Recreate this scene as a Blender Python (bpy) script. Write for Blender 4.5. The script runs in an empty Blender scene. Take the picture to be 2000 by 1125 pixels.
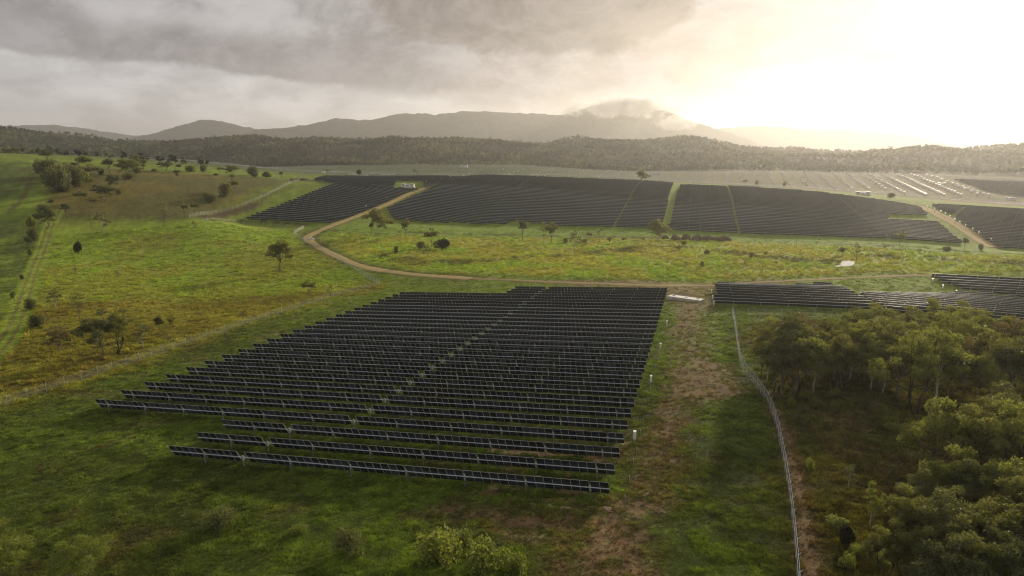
import bpy, bmesh, math, random
import numpy as np
from mathutils import Vector, Matrix
R = math.radians
random.seed(7)
rng = np.random.default_rng(11)
scene = bpy.context.scene
C = scene.collection

# ------------------------------------------------------------------ camera
F_PX, HOR_Y = 1333.3, 300.0
PITCH = math.atan((562.5 - HOR_Y) / F_PX)
SC = 1.06
CAM_H = 40.1 * SC
cam_d = bpy.data.cameras.new('camera'); cam_d.lens = 24.0; cam_d.sensor_width = 36.0
cam_d.clip_start = 0.5; cam_d.clip_end = 60000
cam = bpy.data.objects.new('camera', cam_d); C.objects.link(cam)
cam.location = (0, 0, CAM_H); cam.rotation_euler = (math.pi / 2 - PITCH, 0, 0)
scene.camera = cam
CP, SP = math.cos(PITCH), math.sin(PITCH)

def pix_dir(px, py):
    x, d = (px - 1000) / F_PX, (py - 562.5) / F_PX
    return np.array([x, CP - d * SP, -SP - d * CP])
def az_el(px, py):
    v = pix_dir(px, py)
    return math.atan2(v[0], v[1]), math.atan2(v[2], math.hypot(v[0], v[1]))

# ------------------------------------------------------------------ light
SUN_AZ, SUN_EL = R(31.0), R(13.5)
sun_dir = Vector((math.sin(SUN_AZ) * math.cos(SUN_EL), math.cos(SUN_AZ) * math.cos(SUN_EL), math.sin(SUN_EL)))
sl = bpy.data.lights.new('sun', 'SUN'); sl.energy = 5.0; sl.angle = R(2.5); sl.color = (1.0, 0.845, 0.62)
sun = bpy.data.objects.new('sun', sl); C.objects.link(sun)
sun.rotation_euler = (-sun_dir).to_track_quat('-Z', 'Y').to_euler()
sun.location = (600, 1000, 800)
vs = scene.view_settings
vs.view_transform = 'Standard'; vs.look = 'None'; vs.exposure = 0.0; vs.gamma = 1.0; vs.use_curve_mapping = False
scene.render.engine = 'CYCLES'
cy = scene.cycles
cy.use_denoising = True; cy.denoiser = 'OPENIMAGEDENOISE'
cy.max_bounces = 5; cy.diffuse_bounces = 3; cy.glossy_bounces = 2; cy.transmission_bounces = 2
cy.transparent_max_bounces = 10; cy.volume_bounces = 0
cy.sample_clamp_indirect = 4.0; cy.caustics_reflective = False; cy.caustics_refractive = False
cy.pixel_filter_type = 'BLACKMAN_HARRIS'; cy.filter_width = 1.15

# ------------------------------------------------------------------ small node language
class V:
    def __init__(s, nt, sock): s.nt, s.k = nt, sock
    def _m(s, op, o=None, c=None, clamp=False):
        n = s.nt.nodes.new('ShaderNodeMath'); n.operation = op; n.use_clamp = clamp
        s.nt.links.new(s.k, n.inputs[0])
        for i, q in ((1, o), (2, c)):
            if q is None: continue
            if isinstance(q, V): s.nt.links.new(q.k, n.inputs[i])
            else: n.inputs[i].default_value = q
        return V(s.nt, n.outputs[0])
    def __add__(s, o): return s._m('ADD', o)
    def __sub__(s, o): return s._m('SUBTRACT', o)
    def __mul__(s, o): return s._m('MULTIPLY', o)
    def __truediv__(s, o): return s._m('DIVIDE', o)
    def __pow__(s, o): return s._m('POWER', o)
    __radd__ = __add__; __rmul__ = __mul__
    def __rsub__(s, o): return (s * -1.0) + o
    def exp(s): return V.const(s.nt, math.e)._m('POWER', s)
    def sat(s): return s._m('ADD', 0.0, clamp=True)
    def step(s, a, b):
        n = s.nt.nodes.new('ShaderNodeMapRange'); n.interpolation_type = 'SMOOTHSTEP'
        s.nt.links.new(s.k, n.inputs['Value'])
        for nm, q in (('From Min', a), ('From Max', b)):
            if isinstance(q, V): s.nt.links.new(q.k, n.inputs[nm])
            else: n.inputs[nm].default_value = q
        return V(s.nt, n.outputs[0])
    @staticmethod
    def const(nt, v):
        n = nt.nodes.new('ShaderNodeValue'); n.outputs[0].default_value = v; return V(nt, n.outputs[0])
def comb(nt, x, y, z):
    n = nt.nodes.new('ShaderNodeCombineXYZ')
    for i, q in enumerate((x, y, z)):
        if isinstance(q, V): nt.links.new(q.k, n.inputs[i])
        else: n.inputs[i].default_value = q
    return n.outputs[0]
def noise(nt, vec, scale, detail=4.0, rough=0.55, dist=0.0):
    n = nt.nodes.new('ShaderNodeTexNoise'); n.noise_dimensions = '3D'
    nt.links.new(vec, n.inputs['Vector']); n.inputs['Scale'].default_value = scale
    n.inputs['Detail'].default_value = detail; n.inputs['Roughness'].default_value = rough
    n.inputs['Distortion'].default_value = dist
    return V(nt, n.outputs['Fac'])
def mixc(nt, f, a, b, blend='MIX'):
    n = nt.nodes.new('ShaderNodeMix'); n.data_type = 'RGBA'; n.blend_type = blend
    if isinstance(f, V): nt.links.new(f.k, n.inputs[0])
    else: n.inputs[0].default_value = f
    for i, q in ((6, a), (7, b)):
        if isinstance(q, (tuple, list)): n.inputs[i].default_value = (*q[:3], 1)
        else: nt.links.new(q, n.inputs[i])
    return n.outputs[2]

# ------------------------------------------------------------------ world: broken evening cloud over a Nishita sky
world = bpy.data.worlds.new('World'); scene.world = world; world.use_nodes = True
nt = world.node_tree; nt.nodes.clear()
out = nt.nodes.new('ShaderNodeOutputWorld'); bg = nt.nodes.new('ShaderNodeBackground')
nt.links.new(bg.outputs[0], out.inputs['Surface'])
sky = nt.nodes.new('ShaderNodeTexSky'); sky.sky_type = 'NISHITA'; sky.sun_disc = False
sky.sun_elevation = SUN_EL; sky.sun_rotation = SUN_AZ; sky.dust_density = 3.0
tc = nt.nodes.new('ShaderNodeTexCoord')
sep = nt.nodes.new('ShaderNodeSeparateXYZ'); nt.links.new(tc.outputs['Generated'], sep.inputs[0])
dx, dy, dz = (V(nt, sep.outputs[i]) for i in range(3))
az = dx._m('ARCTAN2', dy); el = dz._m('ARCSINE')
up = dz._m('MAXIMUM', 0.0) + 0.10
plane = comb(nt, dx / up, dy / up, 0.0)
ang = comb(nt, az * 1.0, el * 2.3, 0.0)
n_big = noise(nt, plane, 0.55, 5, 0.55, 0.3)
# domain warp so that the cloud edges curl
w1 = noise(nt, ang, 3.2, 4, 0.5); w2 = noise(nt, comb(nt, az + 5.0, el * 2.3, 2.0), 3.2, 4, 0.5)
angw = comb(nt, az + (w1 - 0.5) * 0.16, el * 1.5 + (w2 - 0.5) * 0.16, 0.0)
n_mid = noise(nt, angw, 6.0, 8, 0.56)
n_fine = noise(nt, angw, 17.0, 9, 0.60)
n_puff = noise(nt, comb(nt, az * 1.0 + (w2 - 0.5) * 0.12, el * 1.9, 3.7), 9.5, 8, 0.56)
wob = (n_mid - 0.5) * 0.16 + (n_fine - 0.5) * 0.075
def ellipse(px, py, rx, ry, soft_in, soft_out, w=1.0, tilt=0.0):
    a0, e0 = az_el(px, py)
    u = (az - a0); v = (el - e0)
    if tilt: v = v - u * tilt
    u = u * (F_PX / rx); v = v * (F_PX / ry)
    d = (u * u + v * v) ** 0.5 + wob * (w * 5.5)
    return 1.0 - d.step(soft_in, soft_out)
# the long dark deck on the left: its lower edge falls towards the centre of the view
a_l, e_l = az_el(0, 100); a_r, e_r = az_el(950, 190)
k_e = (e_r - e_l) / (a_r - a_l)
edge = (az - a_l) * k_e + e_l
deck = (el - edge + wob * 0.45).step(-0.003, 0.008)
deck = deck * (1.0 - (az + wob * 1.0).step(R(-1.0), R(6.0)))
body = (el - edge).step(0.0, 0.10)
lump_ = (n_mid * 0.55 + n_puff * 0.45).step(0.43, 0.57)
dark_blob = ellipse(1040, -10, 320, 112, 0.82, 1.0, 0.8, 0.0)
warm_mass = ellipse(1160, 120, 320, 115, 0.35, 1.20, 1.2, 0.08)
left_mass = ellipse(640, 130, 470, 58, 0.35, 1.15, 1.3, -0.10)
left_top = ellipse(120, 62, 480, 58, 0.35, 1.15, 1.3, -0.12)
general = (n_big + (n_puff - 0.5) * 0.5).step(0.36, 0.66)
high = el.step(R(9.0), R(17.0))
low_tex = (n_puff * 0.55 + n_fine * 0.45).step(0.43, 0.57)
streak = noise(nt, comb(nt, az * 1.0, el * 4.5, 1.3), 7.0, 6, 0.55).step(0.42, 0.58)
c_dark = (0.30, 0.275, 0.27)
col = mixc(nt, low_tex * 0.6 + streak * 0.4, (0.48, 0.475, 0.48), (0.74, 0.735, 0.73))
deck_c = mixc(nt, lump_, (0.245, 0.235, 0.245), (0.50, 0.49, 0.495))
deck_c = mixc(nt, n_fine.step(0.38, 0.62) * 0.35, deck_c, (0.60, 0.59, 0.585))
col = mixc(nt, deck, col, deck_c)
col = mixc(nt, left_mass * deck * 0.75, col, mixc(nt, n_fine.step(0.35, 0.65), (0.20, 0.19, 0.20), (0.32, 0.305, 0.315)))
col = mixc(nt, left_top * deck * 0.75, col, mixc(nt, n_fine.step(0.35, 0.65), (0.225, 0.215, 0.225), (0.36, 0.345, 0.355)))
col = mixc(nt, warm_mass * 0.85, col, mixc(nt, (n_puff * 0.5 + n_fine * 0.5).step(0.40, 0.60), (0.34, 0.29, 0.275), (0.55, 0.49, 0.465)))
col = mixc(nt, dark_blob * 0.95, col, mixc(nt, n_fine.step(0.35, 0.65), (0.17, 0.145, 0.135), (0.30, 0.26, 0.245)))
col = mixc(nt, high * general * 0.55, col, c_dark)
# a little open sky between the clouds
skyc = mixc(nt, 1.0, sky.outputs[0], (0.10, 0.10, 0.10), 'MULTIPLY')
gap = (1.0 - general) * (1.0 - deck) * 0.10
col = mixc(nt, gap.sat(), col, skyc)
# the sun behind thin cloud: glow falls off with the angle from it
dotn = nt.nodes.new('ShaderNodeVectorMath'); dotn.operation = 'DOT_PRODUCT'
nt.links.new(tc.outputs['Generated'], dotn.inputs[0]); dotn.inputs[1].default_value = sun_dir
gam = V(nt, dotn.outputs['Value'])._m('MINIMUM', 1.0)._m('ARCCOSINE')
g1 = (gam * gam * (-1.0 / (R(6.2) ** 2))).exp()
g2 = (gam * gam * (-1.0 / (R(20.0) ** 2))).exp()
veil = (1.0 - dark_blob * 0.8) * (1.0 - warm_mass * 0.35) * (0.72 + 0.56 * 1.0 * low_tex * 0.5 + 0.1)
glow = comb(nt, (g1 * 0.45 + g2 * 0.02) * veil, (g1 * 0.45 + g2 * 0.03) * veil, (g1 * 0.45 + g2 * 0.05) * veil)
thick = 1.0 - g2 * 0.58
col = mixc(nt, 1.0, col, comb(nt, thick, thick * 0.985, thick * 0.985), 'MULTIPLY')
col = mixc(nt, 1.0, col, glow, 'ADD')
below = dz.step(-0.06, -0.01)
col = mixc(nt, below, (0.16, 0.16, 0.12), col)
nt.links.new(col, bg.inputs['Color']); bg.inputs['Strength'].default_value = 1.0
world.cycles.sampling_method = 'MANUAL'; world.cycles.sample_map_resolution = 1024

# ------------------------------------------------------------------ helpers
def tag(o, label=None, cat=None, group=None, kind=None):
    if label: o['label'] = label
    if cat: o['category'] = cat
    if group: o['group'] = group
    if kind: o['kind'] = kind
    return o
def mesh_np(name, v, faces, mats=(), mi=None, smooth=False):
    me = bpy.data.meshes.new(name)
    v = np.asarray(v, dtype=np.float32)
    if isinstance(faces, np.ndarray):
        n, k = faces.shape
        me.vertices.add(len(v)); me.vertices.foreach_set('co', v.ravel())
        me.loops.add(n * k); me.loops.foreach_set('vertex_index', faces.astype(np.int32).ravel())
        me.polygons.add(n); me.polygons.foreach_set('loop_start', np.arange(0, n * k, k, dtype=np.int32))
        me.update(calc_edges=True)
    else:
        me.from_pydata(v.tolist(), [], faces); me.update()
    for m in mats: me.materials.append(m)
    if mi is not None: me.polygons.foreach_set('material_index', np.asarray(mi, dtype=np.int32))
    if smooth: me.polygons.foreach_set('use_smooth', np.ones(len(me.polygons), dtype=bool))
    return me
def obj(name, me, parent=None, loc=None, rot=None):
    o = bpy.data.objects.new(name, me); C.objects.link(o)
    if parent is not None: o.parent = parent
    if loc is not None: o.location = loc
    if rot is not None: o.rotation_euler = rot
    return o
class MB:
    """collects simple shapes into one mesh"""
    def __init__(s): s.v, s.f, s.m = [], [], []
    def box(s, c, d, m=0, rx=0.0, rz=0.0):
        b = len(s.v)
        M = Matrix.Rotation(rz, 3, 'Z') @ Matrix.Rotation(rx, 3, 'X')
        for z in (-.5, .5):
            for x, y in ((-.5, -.5), (.5, -.5), (.5, .5), (-.5, .5)):
                s.v.append(tuple(M @ Vector((x * d[0], y * d[1], z * d[2])) + Vector(c)))
        for q in ((3, 2, 1, 0), (4, 5, 6, 7), (0, 1, 5, 4), (1, 2, 6, 5), (2, 3, 7, 6), (3, 0, 4, 7)):
            s.f.append([b + i for i in q]); s.m.append(m)
        return s
    def tube(s, pts, rad, n=6, m=0, cap=True):
        pts = [Vector(p) for p in pts]
        rad = rad if isinstance(rad, (list, tuple)) else [rad] * len(pts)
        b = len(s.v)
        for i, p in enumerate(pts):
            t = (pts[min(i + 1, len(pts) - 1)] - pts[max(i - 1, 0)]).normalized()
            a = t.orthogonal().normalized() if abs(t.z) > 0.9 else t.cross(Vector((0, 0, 1))).normalized()
            c = t.cross(a)
            for k in range(n):
                w = 2 * math.pi * k / n
                s.v.append(tuple(p + (a * math.cos(w) + c * math.sin(w)) * rad[i]))
        for i in range(len(pts) - 1):
            for k in range(n):
                k2 = (k + 1) % n
                s.f.append([b + i * n + k, b + i * n + k2, b + (i + 1) * n + k2, b + (i + 1) * n + k]); s.m.append(m)
        if cap:
            s.f.append([b + k for k in range(n)][::-1]); s.m.append(m)
            e = b + (len(pts) - 1) * n
            s.f.append([e + k for k in range(n)]); s.m.append(m)
        return s
    def quad(s, a, b, c, d, m=0):
        k = len(s.v); s.v += [tuple(a), tuple(b), tuple(c), tuple(d)]; s.f.append([k, k + 1, k + 2, k + 3]); s.m.append(m)
        return s
    def mesh(s, name, mats, smooth=False): return mesh_np(name, s.v, s.f, mats, s.m, smooth)

# value noise in numpy, for terrain and for scattering
def vnoise(x, y, seed=0):
    xi, yi = np.floor(x).astype(np.int64), np.floor(y).astype(np.int64)
    fx, fy = x - xi, y - yi
    fx, fy = fx * fx * (3 - 2 * fx), fy * fy * (3 - 2 * fy)
    def h(a, b):
        n = (a * 374761393 + b * 668265263 + seed * 144665) & 0x7fffffff
        n = ((n ^ (n >> 13)) * 1274126177) & 0x7fffffff
        return ((n ^ (n >> 16)) & 0xffff) / 65535.0
    return (h(xi, yi) * (1 - fx) + h(xi + 1, yi) * fx) * (1 - fy) + (h(xi, yi + 1) * (1 - fx) + h(xi + 1, yi + 1) * fx) * fy
def fbm(x, y, seed=0, o=4):
    s, a, t = 0.0, 1.0, 0.0
    for i in range(o):
        s = s + a * vnoise(x * 2 ** i + 13.7 * i, y * 2 ** i - 7.1 * i, seed + i); t += a; a *= 0.5
    return s / t
def sst(a, b, x):
    t = np.clip((x - a) / (b - a), 0, 1); return t * t * (3 - 2 * t)

# ------------------------------------------------------------------ shape of the land
ROW_O = np.array([11.48, 74.1]) * SC                       # right end of the nearest panel row
ROW_U = np.array([-0.9657, 0.2595]); ROW_U /= np.linalg.norm(ROW_U)   # along the rows, leftwards
ROW_V = np.array([-ROW_U[1] * -1.0, -ROW_U[0]]);                        # away from the camera
if ROW_V[1] < 0: ROW_V = -ROW_V
ROW_P = 5.56 * SC
def st(x, y):
    dx, dy = x - ROW_O[0], y - ROW_O[1]
    return dx * ROW_U[0] + dy * ROW_U[1], dx * ROW_V[0] + dy * ROW_V[1]
def plane_z(x, y):
    s, t = st(x, y); return -0.0413 * s - 0.0462 * t
CTRL = []   # (X, Y, z)
def ctl(px, py, Y, dz=0.0):
    Y = Y * SC
    z = CAM_H - Y * math.tan(PITCH + math.atan((py - 562.5) / F_PX)) + dz
    X = (px - 1000) / F_PX * (Y * CP + (CAM_H - z) * SP)
    CTRL.append((X, Y, z))
for s in (-60, -20, 30, 80, 130, 170):                      # the sloping shelf of the near array
    for t in (-50, 0, 60, 120, 165):
        if s < 0 and t > 100: continue
        x, y = ROW_O + ROW_U * s + ROW_V * t
        CTRL.append((x, y, plane_z(x, y)))
for x in (-90, -45, 0, 45, 90):
    CTRL.append((x, 18, plane_z(x, 18)))
for p in [(0, 650, 187), (-300, 700, 175), (200, 560, 262), (-200, 560, 262), (0, 480, 355), (-300, 480, 355), (0, 400, 430), (-300, 395, 430), (0, 312, 600),
          (-300, 300, 620), (120, 330, 560), (250, 480, 370), (250, 400, 455), (250, 338, 590), (420, 430, 430), (420, 385, 500), (420, 346, 600), (560, 352, 640),
          (470, 434, 465), (560, 470, 395), (620, 437, 455), (550, 412, 500), (650, 363, 590), (700, 351, 660), (800, 347, 720),
          (640, 500, 345), (1000, 500, 345), (1400, 500, 338), (1700, 505, 330), (2000, 505, 325), (2300, 505, 320), (1000, 553, 258), (1250, 555, 256), (1500, 545, 278),
          (1395, 562, 264), (1400, 599, 213), (1700, 611, 203), (2000, 628, 191), (2300, 640, 185), (1815, 541, 288), (2000, 550, 280), (2300, 560, 272),
          (1000, 443, 480), (1200, 448, 461), (1505, 461, 435), (1853, 476, 409), (2000, 486, 402), (2300, 500, 390),
          (860, 405, 555), (1000, 400, 560), (1250, 400, 550), (1450, 400, 545), (1700, 420, 510), (1900, 440, 475), (2200, 450, 460),
          (890, 346, 700), (1100, 348, 720), (1300, 358, 700), (1500, 369, 660), (1700, 386, 620), (1850, 400, 590), (2000, 412, 560), (2300, 425, 540),
          (600, 335, 1000), (600, 324, 1250), (780, 336, 950), (780, 324, 1250), (400, 318, 950), (250, 316, 1000), (0, 314, 1000),
          (900, 341, 900), (1000, 323, 1150), (1300, 350, 950), (1300, 337, 1150), (1500, 361, 900), (1500, 335, 1200),
          (1800, 380, 850), (1800, 344, 1150), (2000, 395, 850), (2000, 348, 1200), (2300, 380, 900), (2300, 345, 1200)]:
    ctl(*p)
RIDGE = [(-400, 232), (-200, 236), (0, 240), (50, 248), (110, 258), (200, 268), (300, 271), (400, 267), (480, 262), (560, 267), (700, 270), (850, 269), (1000, 273), (1060, 279),
         (1130, 269), (1200, 275), (1300, 273), (1380, 269), (1430, 281), (1500, 289), (1560, 291), (1630, 298), (1700, 291), (1800, 282), (1880, 286), (1935, 289), (2000, 276), (2150, 268), (2400, 272)]
for px, py in RIDGE:
    Yr = 2050 + 120 * math.sin(px * 0.006)
    ctl(px, 276 + (py - 276) * (1.0 if px < 1000 else 1.35), Yr, -17.0)
for px in (-400, 0, 400, 800, 1200, 1600, 2000, 2400):
    ctl(px, 322, 1480, -8); ctl(px, 306, 1640, 0 if px not in (1600,) else -6); ctl(px, 297, 3000)
CTRL = np.array(CTRL)
def tq(x, y):
    y = np.maximum(y, 12.0)
    return np.stack([np.clip(x / y, -1.1, 1.1) * 1.25, np.log(np.maximum(y, 12.0)) * 1.1], -1)
def phi(r2): return 0.5 * r2 * np.log(r2 + 1e-9)
Q = tq(CTRL[:, 0], CTRL[:, 1]); nC = len(Q)
A = phi(((Q[:, None] - Q[None]) ** 2).sum(-1)) + np.eye(nC) * 5e-5
Pm = np.hstack([np.ones((nC, 1)), Q])
M_ = np.block([[A, Pm], [Pm.T, np.zeros((3, 3))]])
W_ = np.linalg.solve(M_, np.concatenate([CTRL[:, 2], np.zeros(3)]))
def height(x, y):
    x = np.asarray(x, float); y = np.asarray(y, float); shp = x.shape
    x, y = x.ravel(), y.ravel()
    z = np.empty_like(x)
    for i in range(0, len(x), 40000):
        q = tq(x[i:i + 40000], y[i:i + 40000])
        z[i:i + 40000] = phi(((q[:, None] - Q[None]) ** 2).sum(-1)) @ W_[:nC] + W_[nC] + q @ W_[nC + 1:]
    s, t = st(x, y)
    d = np.maximum(np.maximum((-28 - s) * 0.6, s - 130), np.maximum(-140 - t, t - 172))
    w = 1 - sst(0, 45, d)
    z = z * (1 - w) + plane_z(x, y) * w
    r = np.hypot(x, y)
    z = z * (1 - sst(2900, 4200, r)) + 5.0 * sst(2900, 4200, r)
    # small undulation
    amp = 0.10 + 0.9 * sst(230, 900, r)
    lat = sst(172, 260, t)
    z = z + (fbm(x / 9, y / 9, 3, 3) - 0.5) * 0.30 + (fbm(x / 55, y / 55, 9, 3) - 0.5) * 2.2 * amp * (0.15 + 0.85 * lat) * (1 - 0.7 * sst(380, 460, r) * (1 - sst(900, 1400, r)))
    z = z + (fbm(x / 170, y / 170, 21, 4) - 0.5) * 40 * sst(1480, 1900, r) * (1 - sst(2900, 4200, r))
    return z.reshape(shp)
azs = np.radians(np.arange(-57, 57.01, 0.14))
deps = np.concatenate([np.linspace(62, 30, 120, endpoint=False), np.linspace(30, 2.0, 400, endpoint=False)])
rad = 46.0 / np.tan(np.radians(deps))
rad = np.concatenate([rad, np.geomspace(46.0 / math.tan(R(2.0)), 3200, 120, endpoint=False), np.geomspace(3200, 16000, 16)])
GA, GR = np.meshgrid(azs, rad)
gx, gy = (np.sin(GA) * GR).ravel(), (np.cos(GA) * GR).ravel()
gz = height(gx, gy)
na, nr = len(azs), len(rad)
GZ = gz.reshape(nr, na)
def height(x, y):
    """height of the ground sheet, read off its own grid"""
    x = np.asarray(x, float); y = np.asarray(y, float)
    fr = np.clip(np.interp(np.hypot(x, y), rad, np.arange(nr)), 0, nr - 1.001)
    fa = np.clip((np.arctan2(x, y) - azs[0]) / (azs[1] - azs[0]), 0, na - 1.001)
    i, j = fr.astype(int), fa.astype(int); u, v = fr - i, fa - j
    return (GZ[i, j] * (1 - v) + GZ[i, j + 1] * v) * (1 - u) + (GZ[i + 1, j] * (1 - v) + GZ[i + 1, j + 1] * v) * u
def hz(x, y): return float(height(np.array([x]), np.array([y]))[0])
_T = np.concatenate([np.geomspace(25, 3500, 420)])
def at(px, py):
    v = pix_dir(px, py); v = v / np.linalg.norm(v)
    P = np.array([0, 0, CAM_H]) + _T[:, None] * v
    d = P[:, 2] - height(P[:, 0], P[:, 1])
    i = np.argmax(d < 0)
    if d[i] >= 0: i = len(_T) - 1
    a, b = _T[max(i - 1, 0)], _T[i]
    tt = np.linspace(a, b, 24)
    P = np.array([0, 0, CAM_H]) + tt[:, None] * v
    d = P[:, 2] - height(P[:, 0], P[:, 1])
    j = max(int(np.argmax(d < 0)), 1)
    f = d[j - 1] / (d[j - 1] - d[j] + 1e-9) if d[j] < 0 else 1.0
    q = P[j - 1] + (P[j] - P[j - 1]) * f
    return np.array([q[0], q[1], hz(q[0], q[1])])
def to_pix(x, y, z):
    h = CAM_H - z
    dep = y * CP + h * SP
    dn = h * CP - y * SP
    return 1000 + F_PX * x / dep, 562.5 + F_PX * dn / dep
def px_scale(p): return F_PX / (p[1] * CP + (CAM_H - p[2]) * SP)      # photo pixels per metre at a point
def poly(pts): return np.array([at(*p)[:2] for p in pts])
def sdist(x, y, P):
    """signed distance to polygon, negative inside (rough beyond 90 m)"""
    lo, hi = P.min(0) - 90, P.max(0) + 90
    near = (x > lo[0]) & (x < hi[0]) & (y > lo[1]) & (y < hi[1])
    res = np.full(x.shape, 1e4); res[near] = _sdist(x[near], y[near], P); return res
def _sdist(x, y, P):
    d = np.full(x.shape, 1e18); ins = np.zeros(x.shape, bool); n = len(P)
    for i in range(n):
        a, b = P[i], P[(i + 1) % n]; e = b - a
        wx, wy = x - a[0], y - a[1]
        t = np.clip((wx * e[0] + wy * e[1]) / (e @ e + 1e-12), 0, 1)
        d = np.minimum(d, (wx - e[0] * t) ** 2 + (wy - e[1] * t) ** 2)
        c = (a[1] > y) != (b[1] > y)
        ins ^= c & (x < (b[0] - a[0]) * (y - a[1]) / ((b[1] - a[1]) + 1e-12) + a[0])
    d = np.sqrt(d); return np.where(ins, -d, d)
def ldist(x, y, P):
    lo, hi = P.min(0) - 40, P.max(0) + 40
    near = (x > lo[0]) & (x < hi[0]) & (y > lo[1]) & (y < hi[1])
    res = np.full(x.shape, 1e4); res[near] = _ldist(x[near], y[near], P); return res
def _ldist(x, y, P):
    d = np.full(x.shape, 1e18)
    for i in range(len(P) - 1):
        a, b = P[i], P[i + 1]; e = b - a
        wx, wy = x - a[0], y - a[1]
        t = np.clip((wx * e[0] + wy * e[1]) / (e @ e + 1e-12), 0, 1)
        d = np.minimum(d, (wx - e[0] * t) ** 2 + (wy - e[1] * t) ** 2)
    return np.sqrt(d)
def smooth_line(P, n=8):
    P = [np.array(p, float) for p in P]; o = []
    for i in range(len(P) - 1):
        p0, p1, p2, p3 = P[max(i - 1, 0)], P[i], P[i + 1], P[min(i + 2, len(P) - 1)]
        for k in range(n):
            t = k / n
            o.append(0.5 * ((2 * p1) + (-p0 + p2) * t + (2 * p0 - 5 * p1 + 4 * p2 - p3) * t * t + (-p0 + 3 * p1 - 3 * p2 + p3) * t ** 3))
    o.append(P[-1]); return np.array(o)

# ------------------------------------------------------------------ materials
def new_mat(name):
    m = bpy.data.materials.new(name); m.use_nodes = True
    t = m.node_tree; b = t.nodes['Principled BSDF']
    return m, t, b
def simple(name, col, rough=0.7, metal=0.0, var=0.15, scale=3.0, spec=0.5):
    m, t, b = new_mat(name)
    g = t.nodes.new('ShaderNodeTexCoord')
    n = noise(t, g.outputs['Object'], scale, 5, 0.6)
    c = mixc(t, n.step(0.3, 0.7), tuple(q * (1 - var) for q in col), tuple(min(1, q * (1 + var)) for q in col))
    t.links.new(c, b.inputs['Base Color'])
    b.inputs['Roughness'].default_value = rough; b.inputs['Metallic'].default_value = metal
    b.inputs['Specular IOR Level'].default_value = spec
    return m
M = {}
M['steel'] = simple('galvanised_steel', (0.58, 0.64, 0.70), 0.45, 0.25, 0.12, 2.0)
M['alu'] = simple('aluminium_frame', (0.46, 0.46, 0.42), 0.45, 0.2, 0.08, 2.0)
M['post'] = simple('dull_galvanised_post', (0.33, 0.35, 0.37), 0.55, 0.2, 0.2, 1.5)
M['white'] = simple('white_enamel', (0.80, 0.80, 0.78), 0.45, 0.0, 0.05, 2.0)
M['dull_white'] = simple('weathered_white', (0.70, 0.69, 0.65), 0.7, 0.0, 0.10, 1.0)
M['black'] = simple('black_conduit', (0.02, 0.02, 0.02), 0.5)
M['concrete'] = simple('pale_concrete', (0.62, 0.60, 0.56), 0.85, 0.0, 0.10, 0.8)
M['bark'] = simple('grey_bark', (0.17, 0.145, 0.115), 0.9, 0.0, 0.45, 2.5, 0.2)
M['pale_bark'] = simple('pale_gum_bark', (0.42, 0.38, 0.31), 0.85, 0.0, 0.35, 2.0, 0.2)
M['dark_bark'] = simple('dark_bark', (0.07, 0.058, 0.045), 0.9, 0.0, 0.3, 2.5, 0.2)
M['yellow'] = simple('yellow_plastic', (0.75, 0.52, 0.04), 0.5)
M['soil'] = simple('brown_soil', (0.13, 0.10, 0.055), 0.95, 0.0, 0.35, 1.2, 0.1)
M['sand'] = simple('pale_sandy_soil', (0.27, 0.20, 0.125), 0.95, 0.0, 0.25, 1.5, 0.1)
M['plastic'] = simple('grey_cabinet_door', (0.45, 0.46, 0.47), 0.4)
def pane_mat():
    m, t, b = new_mat('bifacial_glass')
    uv = t.nodes.new('ShaderNodeUVMap')
    s = t.nodes.new('ShaderNodeSeparateXYZ'); t.links.new(uv.outputs[0], s.inputs[0])
    x, y = V(t, s.outputs[0]), V(t, s.outputs[1])
    fx = (x * 6.0)._m('FRACT') - 0.5; fx = fx._m('ABSOLUTE').step(0.455, 0.49)
    mid = (y - 0.5)._m('ABSOLUTE'); mid = 1.0 - mid.step(0.008, 0.016)
    line = (fx * 0.55)._m('MAXIMUM', mid)
    c = mixc(t, line, (0.024, 0.034, 0.050), (0.10, 0.105, 0.11))
    oi = t.nodes.new('ShaderNodeObjectInfo'); k = V(t, oi.outputs['Random']) * 1.1 + 0.5
    t.links.new(mixc(t, 1.0, c, comb(t, k, k, k), 'MULTIPLY'), b.inputs['Base Color'])
    t.links.new((V(t, oi.outputs['Random']) * 0.16 + 0.16).k, b.inputs['Roughness']); b.inputs['IOR'].default_value = 1.5
    return m
M['pane'] = pane_mat()
def leaf_mat(name, c1, c2, trans=0.35):
    m, t, b = new_mat(name)
    g = t.nodes.new('ShaderNodeNewGeometry'); r = V(t, g.outputs['Random Per Island'])
    oi = t.nodes.new('ShaderNodeObjectInfo'); ro = V(t, oi.outputs['Random'])
    c = mixc(t, (r * 0.65 + ro * 0.35), c1, c2)
    tcn = t.nodes.new('ShaderNodeTexCoord')
    n = noise(t, tcn.outputs['Object'], 0.5, 2)
    c = mixc(t, n.step(0.35, 0.65) * 0.45, c, tuple(q * 0.55 for q in c1))
    t.links.new(c, b.inputs['Base Color']); b.inputs['Roughness'].default_value = 0.55
    b.inputs['Specular IOR Level'].default_value = 0.25
    tr = t.nodes.new('ShaderNodeBsdfTranslucent'); t.links.new(mixc(t, 1.0, c, (1.25, 1.2, 0.55), 'MULTIPLY'), tr.inputs[0])
    mx = t.nodes.new('ShaderNodeMixShader'); mx.inputs[0].default_value = trans
    t.links.new(b.outputs[0], mx.inputs[1]); t.links.new(tr.outputs[0], mx.inputs[2])
    t.links.new(mx.outputs[0], t.nodes['Material Output'].inputs['Surface'])
    return m
M['leaf_gum'] = leaf_mat('gum_leaves', (0.16, 0.19, 0.055), (0.33, 0.35, 0.12), 0.58)
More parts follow.
